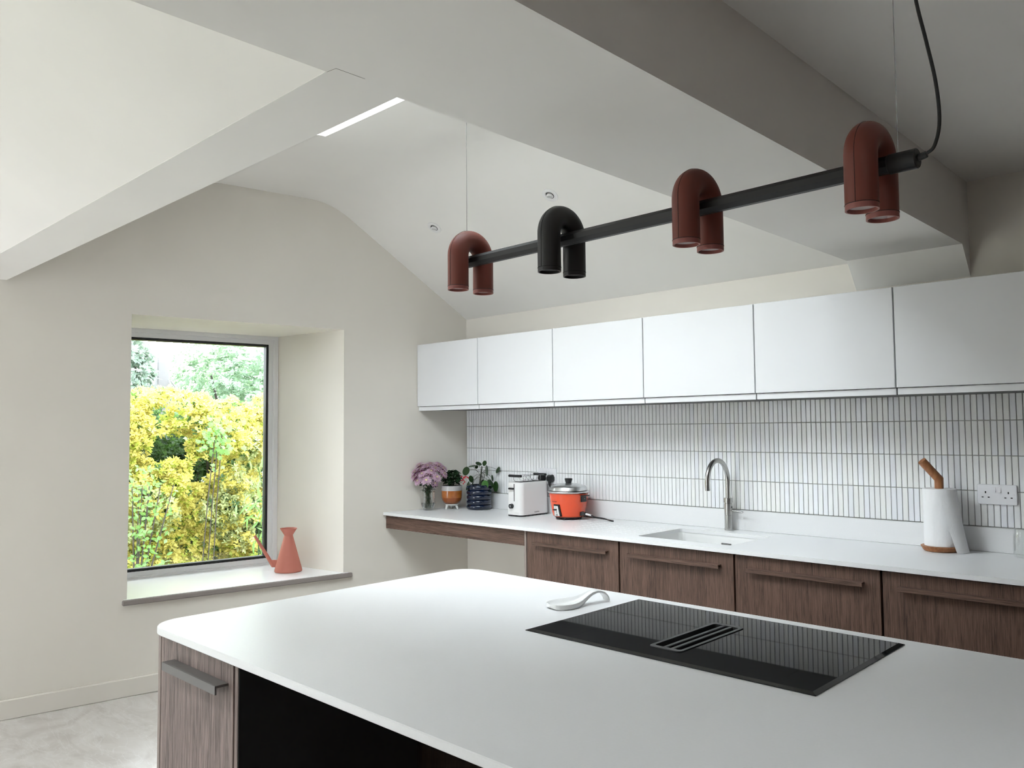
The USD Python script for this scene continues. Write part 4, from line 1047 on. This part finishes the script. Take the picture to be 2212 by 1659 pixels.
# kitchen roll on its holder
KP = np.array([3.168, -0.112, Z0])
kh = thing('kitchen_roll_holder', 'warm brown wooden roll holder with a bent upright', 'kitchen roll holder', tuple(KP))
obj('base_disc', lathe([(0, 0), (.066, 0), (.070, .002), (.082, .021), (.080, .0225), (0, .0225)], 56), M['beech'], kh, smooth=30)
ex = -HR * .067 + np.array([0, 0, .075])
ax = np.array([0, 0, 1.0])
def cut_tube(points, r, n=24):
    return tube(points, r, n)
el = np.array([0, 0, .298])
bend = [np.array([0, 0, .0225]), el - np.array([0, 0, .0001])]
up1 = obj('upright', tube([(0, 0, .0226), (0, 0, .286), el], .0182, 24), M['beech'], kh, smooth=30)
tipd = (ex / np.linalg.norm(ex))
mid_n = (ax + tipd) / np.linalg.norm(ax + tipd)
def elbow_ring(center, direction, r=.0182, n=24, normal=None):
    a = np.cross(direction, HF); a /= np.linalg.norm(a); b = np.cross(direction, a)
    pts = np.array([center + r * (math.cos(t) * a + math.sin(t) * b) for t in np.arange(n) * 2 * math.pi / n])
    if normal is not None:
        pts = np.array([q - direction * ((q - center) @ normal) / (direction @ normal) for q in pts])
    return pts
obj('bent_grip', loft([elbow_ring(el, ax), elbow_ring(el + ax * .014, ax, normal=mid_n), elbow_ring(el + ax * .014 + tipd * .108, tipd)]), M['beech'], kh, smooth=25)
kr = thing('kitchen_roll', 'white kitchen paper roll with a loose sheet peeling off, on the wooden holder', 'kitchen roll', tuple(KP + np.array([0, 0, .0229])))
obj('roll', lathe([(.019, .0), (.0655, .0), (.0668, .002), (.0668, .246), (.0655, .248), (.019, .248)], 56, closed=True), M['paper'], kr, smooth=30)
RZ = .248
azc = math.atan2(-HF[1], -HF[0])                        # towards the camera
# the loose sheet: wraps the right side and flares outwards towards its lower edge
nu, nv_ = 26, 18
vv, ff = [], []
for iu in range(nu):
    for iv in range(nv_):
        t = iv / (nv_ - 1)                              # 0 top .. 1 bottom
        a0 = -.47 + .63 * t
        a = azc + a0 + (1.95 - a0) * iu / (nu - 1)
        e = 1 - iu / (nu - 1)                           # 1 at the free edge
        fl = (.0015 + .046 * t ** 1.15) * (math.sin(math.pi * min(1, (iu / (nu - 1)) * .62 + .38)) ** 1.0 if t > 0 else 1)
        fl = (.0012 + .043 * t ** 1.2) * (1 - (iu / (nu - 1)) ** 3)
        fl *= .62 + .38 * min(1, (1 - e) * 3)
        r = .0672 + fl + .0028 * e ** 8
        z = (RZ - .030 + .028 * (1 - e) ** .6) * (1 - t) + (-.0215 + .010 * (1 - e) ** 2) * t
        vv.append((r * math.cos(a), r * math.sin(a), z))
for iu in range(nu - 1):
    for iv in range(nv_ - 1):
        a, b, c, d = iu * nv_ + iv, (iu + 1) * nv_ + iv, (iu + 1) * nv_ + iv + 1, iu * nv_ + iv + 1
        ff += [(a, c, b), (a, d, c)]
sheet = trimesh.Trimesh(np.array(vv), ff, process=False)
v0 = np.array(vv); v1 = v0.copy(); rr_ = np.linalg.norm(v1[:, :2], axis=1, keepdims=True); v1[:, :2] *= (rr_ + .0006) / rr_
shell = trimesh.Trimesh(np.vstack([v1, v0]), np.vstack([ff, np.array(ff)[:, ::-1] + len(v0)]), process=False)
obj('loose_sheet', shell, M['paper'], kr, smooth=60)

# glass jar at the right edge
jr = thing('glass_jar', 'clear glass jar at the right edge of the photo', 'jar', (3.478, -0.095, Z0))
obj('jar_body', lathe([(0, 0), (.030, 0), (.037, .005), (.039, .014), (.039, .088), (.0345, .100), (.0345, .1130), (.0355, .1150), (.0335, .1165), (.032, .113), (.032, .099), (.0362, .087), (.0362, .015), (.030, .007), (0, .0065)], 44), M['glass'], jr, smooth=40)

# coral watering can on the sill
WCP = np.array([-0.465, -1.165, SILL + .0006])
wc = thing('watering_can', 'coral watering can on the window sill', 'watering can', tuple(WCP))
obj('body', lathe([(0, 0), (.084, 0), (.088, .004), (.0875, .012), (.0290, .228), (.0275, .234), (.0290, .238), (.0540, .277), (.0545, .2795), (.0525, .2795), (.0255, .238), (.024, .234), (.080, .014), (0, .008)], 56), M['terracotta'], wc, smooth=35)
sd = -HR
spp = [sd * .066 + np.array([0, 0, .028]), sd * .098 + np.array([0, 0, .034]), sd * .1225 + np.array([0, 0, .073]), sd * .2215 + np.array([0, 0, .232])]
spo = cat(tube(spp[1:], [.0125, .0118, .0088], 20), trimesh.convex.convex_hull(np.vstack([(sd * a + np.array([0, 0, z]) + HF * b)[None] for a, z, w_ in ((.060, .028, .012), (.060, .074, .008), (.104, .028, .009), (.122, .074, .006)) for b in (-w_, w_)])))
obj('spout', spo, M['terracotta'], wc, smooth=40)
obj('spout_mouth', tube([spp[3], spp[3] + (spp[3] - spp[2]) / np.linalg.norm(spp[3] - spp[2]) * .0006], .0066, 16), M['void'], wc)
def canr(z):
    return float(np.interp(z, [.012, .228], [.0875, .029]))
obj('embossed_mark', wrap(T(meshkit.text_mesh('2c', 0.015, 0.0012), (-.012, 0, 0)), canr, math.atan2(CAM[1] - WCP[1], CAM[0] - WCP[0]) - math.radians(24), .022, -.0002), M['terracotta'], wc)

# ------------------------------------------------------------------ the garden outside the window
obj('garden_ground', wall_space(mbox(-40, 40, 0.75, 60, -0.30, -0.12)), MAT(stage, L + 'garden_earth', {'g': ('geometry', {}), 'n': ('noise_texture', {'scale': 4.0, 'detail': 6.0}),
    'r': ('rgb_ramp', {'ramp': [(0.35, (0.06, 0.075, 0.03)), (0.65, (0.12, 0.14, 0.05))]}), 'p': ('principled_bsdf', {'roughness': 0.95})},
    [('g.position', 'n.vector'), ('n.fac', 'r.fac'), ('r.color', 'p.base_color')], surface='p.BSDF'), kind='structure', label='garden ground outside the window')
M['y1'] = leaf_mat('yellow_leaf', (0.39, 0.345, 0.085), (0.49, 0.46, 0.20), 0.45, 0.35, (0.75, 0.68, 0.18))
M['y2'] = leaf_mat('lime_leaf', (0.270, 0.303, 0.045), (0.424, 0.424, 0.129), 0.45, 0.35, (0.6, 0.7, 0.12))
M['y3'] = leaf_mat('cream_leaf', (0.354, 0.387, 0.193), (0.502, 0.502, 0.335), 0.45, 0.35, (0.6, 0.7, 0.3))
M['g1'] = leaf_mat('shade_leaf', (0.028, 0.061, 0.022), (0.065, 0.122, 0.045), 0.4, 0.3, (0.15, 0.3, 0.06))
M['g2'] = leaf_mat('ivy_leaf', (0.109, 0.206, 0.065), (0.193, 0.296, 0.109), 0.35, 0.3, (0.3, 0.55, 0.12))
M['g3'] = leaf_mat('blue_green_leaf', (0.167, 0.239, 0.174), (0.283, 0.354, 0.257), 0.5, 0.35, (0.35, 0.5, 0.28))
M['g4'] = leaf_mat('grey_green_leaf', (0.155, 0.206, 0.174), (0.270, 0.322, 0.283), 0.5, 0.3, (0.35, 0.45, 0.32))
M['bark'] = plain('grey_bark', (0.055, 0.046, 0.04), 0.9)
M['concrete'] = plaster('pale_concrete', (0.19, 0.185, 0.19), 0.3)

rg = np.random.default_rng(21)
def rosette(nl, l, w, spread, r_):
    out = []
    for k in range(nl):
        a = k * 2.4 + r_.normal(0, .25)
        el_ = r_.uniform(*spread)
        d = np.array([math.cos(a) * math.cos(el_), math.sin(a) * math.cos(el_), math.sin(el_)])
        out.append(place(leaf_blade(l * r_.uniform(.75, 1.15), w * r_.uniform(.8, 1.1), r_.uniform(.05, .35), 4), d * .006 + np.array([0, 0, -.01 * (k % 3)]), d, roll=r_.normal(0, .35)))
    return cat(out)
def quat(n, spin):
    """Rotation taking z to n, spun about it."""
    Rm = frame_z(np.asarray(n, float))
    c, s = math.cos(spin), math.sin(spin)
    Rm = Rm @ np.array([[c, -s, 0], [s, c, 0], [0, 0, 1]])
    m = trimesh.transformations.quaternion_from_matrix(np.block([[Rm, np.zeros((3, 1))], [np.zeros((1, 3)), np.ones((1, 1))]]))
    return Gf.Quath(float(m[0]), float(m[1]), float(m[2]), float(m[3]))
def scatter(parent, name, protos, pos, nrm, idx, scl):
    p = free(path_of(parent), name)
    pi = UsdGeom.PointInstancer.Define(stage, p)
    rel = pi.CreatePrototypesRel()
    for k, (m_, mt) in enumerate(protos):
        pm = usdkit.mesh(stage, f'{p}/sprig_{k}', m_, mt, smooth=False)
        rel.AddTarget(pm.GetPath())
    pi.CreatePositionsAttr(Vt.Vec3fArray.FromNumpy(np.asarray(pos, np.float32)))
    pi.CreateOrientationsAttr(Vt.QuathArray([quat(n, rg.uniform(0, 6.28)) for n in nrm]))
    pi.CreateProtoIndicesAttr(Vt.IntArray([int(i) for i in idx]))
    pi.CreateScalesAttr(Vt.Vec3fArray.FromNumpy(np.repeat(np.asarray(scl, np.float32)[:, None], 3, 1)))
    tag(pi.GetPrim(), kind='stuff')
    return pi
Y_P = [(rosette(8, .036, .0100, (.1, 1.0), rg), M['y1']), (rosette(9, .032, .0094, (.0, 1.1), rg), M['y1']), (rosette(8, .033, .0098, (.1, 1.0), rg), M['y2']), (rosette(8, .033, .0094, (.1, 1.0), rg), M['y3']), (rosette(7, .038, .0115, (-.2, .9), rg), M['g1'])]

def hedge(name, label, d0, d1, ztop, off0, n, seed, green=.06):
    t = thing(name, label, 'shrub')
    P, N, I, S = [], [], [], []
    q = np.random.default_rng(seed)
    while len(P) < n:
        d, z = q.uniform(d0, d1), q.uniform(-.10, ztop + .12)
        lump = meshkit.fbm(np.array([d * 2.1, z * 2.3, seed * 3.7]), 3, seed)
        top = ztop + .22 * (meshkit.fbm(np.array([d * 2.6, 9.1, seed * 1.0]), 3, seed) - .5) * 2
        if z > top:
            continue
        gap = meshkit.fbm(np.array([d * 3.4 + 5, z * 3.9, seed * 1.3]), 2, seed + 5)
        edge = max(0, (z - top + .35) / .35)
        dep = off0 + .85 * (1 - lump) + .30 * edge ** 2
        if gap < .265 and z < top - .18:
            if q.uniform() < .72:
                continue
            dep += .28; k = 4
        else:
            u = q.uniform()
            whit = meshkit.noise(np.array([d * 1.6, z * 1.3, 4.4]), seed)
            k = 4 if u < green else (3 if whit > .62 and u < .6 else (2 if u < .30 else q.integers(0, 2)))
        dep += q.normal(0, .035)
        g = np.array([d, dep, z])
        P.append(wl(d, dep, z))
        nn = WN * 1.0 + np.array([0, 0, .75]) + q.normal(0, .42, 3)
        N.append(nn); I.append(k); S.append(q.uniform(.75, 1.25))
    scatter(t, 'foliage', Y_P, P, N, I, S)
    # shaded leaves deeper inside
    P, N, I, S = [], [], [], []
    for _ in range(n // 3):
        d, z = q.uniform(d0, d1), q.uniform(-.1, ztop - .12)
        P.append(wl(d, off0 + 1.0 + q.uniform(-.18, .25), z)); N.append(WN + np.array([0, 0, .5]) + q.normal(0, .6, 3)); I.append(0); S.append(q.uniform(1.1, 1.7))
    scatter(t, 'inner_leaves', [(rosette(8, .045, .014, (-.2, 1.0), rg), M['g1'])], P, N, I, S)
    st = []
    for k in range(int((d1 - d0) * 9)):
        d = q.uniform(d0, d1)
        a = wl(d, off0 + .9, -.13); b = wl(d + q.normal(0, .12), off0 + .75 + q.normal(0, .1), ztop * q.uniform(.6, .92))
        st.append(tube([a, (a + b) / 2 + q.normal(0, .03, 3), b], [.011, .008, .004], 6))
    obj('branches', cat(st), M['bark'], t)
hedge('variegated_shrub', 'golden variegated shrub filling the lower part of the window view', 0.35, 1.95, 1.72, 2.15, 5600, 4)
hedge('variegated_shrub', 'golden variegated shrub beyond the right edge of the window opening', -1.7, 0.40, 1.62, 2.25, 2300, 8)
hedge('variegated_shrub', 'golden variegated shrub beyond the left edge of the window opening', 1.9, 3.9, 1.60, 2.20, 2300, 12)

iv = thing('ivy', 'green ivy leaves showing in a gap of the golden shrub', 'ivy')
def lobed(r):
    a = np.radians([-90, -60, -25, 10, 35, 62, 90, 118, 145, 170, 205, 240]); rad = np.array([.35, .75, .55, .95, .62, .78, 1.15, .78, .62, .95, .55, .75]) * r
    v = np.vstack([[0, 0, .0], np.c_[rad * np.cos(a), rad * np.sin(a), -.12 * rad]])
    return trimesh.Trimesh(v, [(0, 1 + i, 1 + (i + 1) % 12) for i in range(12)], process=False)
def leaves_at(pts, maker, jitter=.5, tilt=.5):
    out = []
    for p in pts:
        n = WN + np.array([0, 0, tilt]) + rg.normal(0, jitter * .6, 3)
        m_ = maker(); Rm = frame_z(n); s_ = rg.uniform(0, 6.28); c_ = math.cos(s_); k_ = math.sin(s_)
        m_.vertices = m_.vertices @ (Rm @ np.array([[c_, -k_, 0], [k_, c_, 0], [0, 0, 1]])).T + p
        out.append(m_)
    return cat(out)
pts = [wl(1.085 + rg.normal(0, .085), 2.22 + rg.uniform(0, .12), 1.36 + rg.normal(0, .10)) for _ in range(95)]
obj('leaf_cluster', leaves_at(pts, lambda: lobed(rg.uniform(.022, .036))), M['g2'], iv, kind='stuff')
obj('vine', cat([tube([wl(1.12 + .05 * k, 2.42, 0.0), wl(1.09 + .04 * k, 2.36, .8), wl(1.06 + .03 * k, 2.3, 1.42)], .005, 6) for k in (-1, 0, 1)]), M['bark'], iv)

gs = thing('green_shrub', 'small green shrub low at the left side of the window', 'shrub')
pts = [wl(1.72 + rg.normal(0, .11), 2.02 + rg.uniform(0, .25), rg.uniform(-.05, 1.16) ** 1.0) for _ in range(330)]
obj('foliage', leaves_at(pts, lambda: place(leaf_blade(rg.uniform(.035, .055), rg.uniform(.010, .015), .2, 4), (0, 0, 0), (1, 0, .2)), .9), M['g2'], gs, kind='stuff')
obj('branches', cat([tube([wl(1.72, 2.25, -.13), wl(1.72 + rg.normal(0, .1), 2.2, 1.0)], [.009, .004], 6) for _ in range(7)]), M['bark'], gs)
nb = thing('narrow_leaved_shrub', 'green shrub with narrow drooping leaves at the right side of the window', 'shrub')
pts = [wl(.66 + rg.normal(0, .11), 1.92 + rg.uniform(0, .25), .78 + rg.normal(0, .22)) for _ in range(210)]
out = []
for p in pts:
    dd = WU * rg.normal(0, .8) + np.array([0, 0, rg.uniform(-1.1, .2)]) + WN * rg.uniform(0, .6)
    out.append(place(leaf_blade(rg.uniform(.08, .13), rg.uniform(.008, .012), .35, 6), p, dd, roll=rg.normal(0, .5)))
obj('foliage', cat(out), M['g2'], nb, kind='stuff')
obj('canes', cat([tube([wl(.62 + .03 * k, 2.2, -.13), wl(.64 + .03 * k, 2.12, .6), wl(.62 + rg.normal(0, .12), 2.02, 1.15)], [.007, .006, .003], 6) for k in range(-3, 5)]), M['g1'], nb)

def tree(name, label, d, off, ztop, rx, rz, mat, n, seed, nstem=4):
    t = thing(name, label, 'tree')
    q = np.random.default_rng(seed)
    P, N, I, S = [], [], [], []
    cz = ztop - rz
    while len(P) < n:
        v = q.normal(0, 1, 3); v /= np.linalg.norm(v)
        r = q.uniform(.35, 1) ** .5
        wob = .72 + .55 * meshkit.fbm(v * 2.2 + seed, 3, seed)
        if meshkit.fbm((v * r) * 3.2 + seed * 2.0, 2, seed + 3) < .40:
            continue
        p = v * r * wob * np.array([rx, rx, rz])
        P.append(wl(d, off, cz) + p); N.append(v + np.array([0, 0, .6]) + q.normal(0, .5, 3)); I.append(q.integers(0, 2)); S.append(q.uniform(.8, 1.4))
    scatter(t, 'crown', [(rosette(9, .055, .014, (-.3, 1.0), rg), mat), (rosette(8, .05, .013, (-.1, 1.1), rg), mat)], P, N, I, S)
    st = []
    base = wl(d, off, -.13)
    for k in range(nstem):
        a = q.uniform(0, 6.28)
        top = wl(d, off, cz) + np.array([math.cos(a) * rx * .55, math.sin(a) * rx * .55, rz * q.uniform(.1, .7)])
        mid = base * .5 + top * .5 + np.array([math.cos(a), math.sin(a), 0]) * .05
        st.append(tube(bez([base, mid, top], 10), np.linspace(.045, .012, len(bez([base, mid, top], 10))), 7))
    obj('trunk', cat(st), M['bark'], t)
tree('garden_tree', 'pale blue-green tree beyond the golden shrub', -.45, 5.4, 2.85, 1.15, .95, M['g3'], 2600, 31, 6)
tree('garden_tree', 'blue-green tree at the right edge of the window view', -2.9, 7.6, 3.2, 1.25, 1.3, M['g3'], 2600, 33, 5)
tree('grey_green_tree', 'grey-green bush beyond the golden shrub at the left window edge', 1.47, 4.5, 2.75, .38, .95, M['g4'], 1500, 35, 4)
tree('grey_green_tree', 'low grey-green bush between the concrete post and the golden shrub', .98, 5.5, 2.08, .52, .6, M['g4'], 900, 37, 4)

po = thing('concrete_post', 'pale concrete post with a slanting stay beyond the golden shrub', 'post')
obj('shaft', wall_space(box(0.865, 0.995, 4.72, 4.85, -.13, 2.46, .012)), M['concrete'], po)
obj('stay', tube([wl(.86, 4.70, 2.02), wl(.58, 4.45, 1.52), wl(.0, 4.0, .5)], .010, 8), M['concrete'], po)
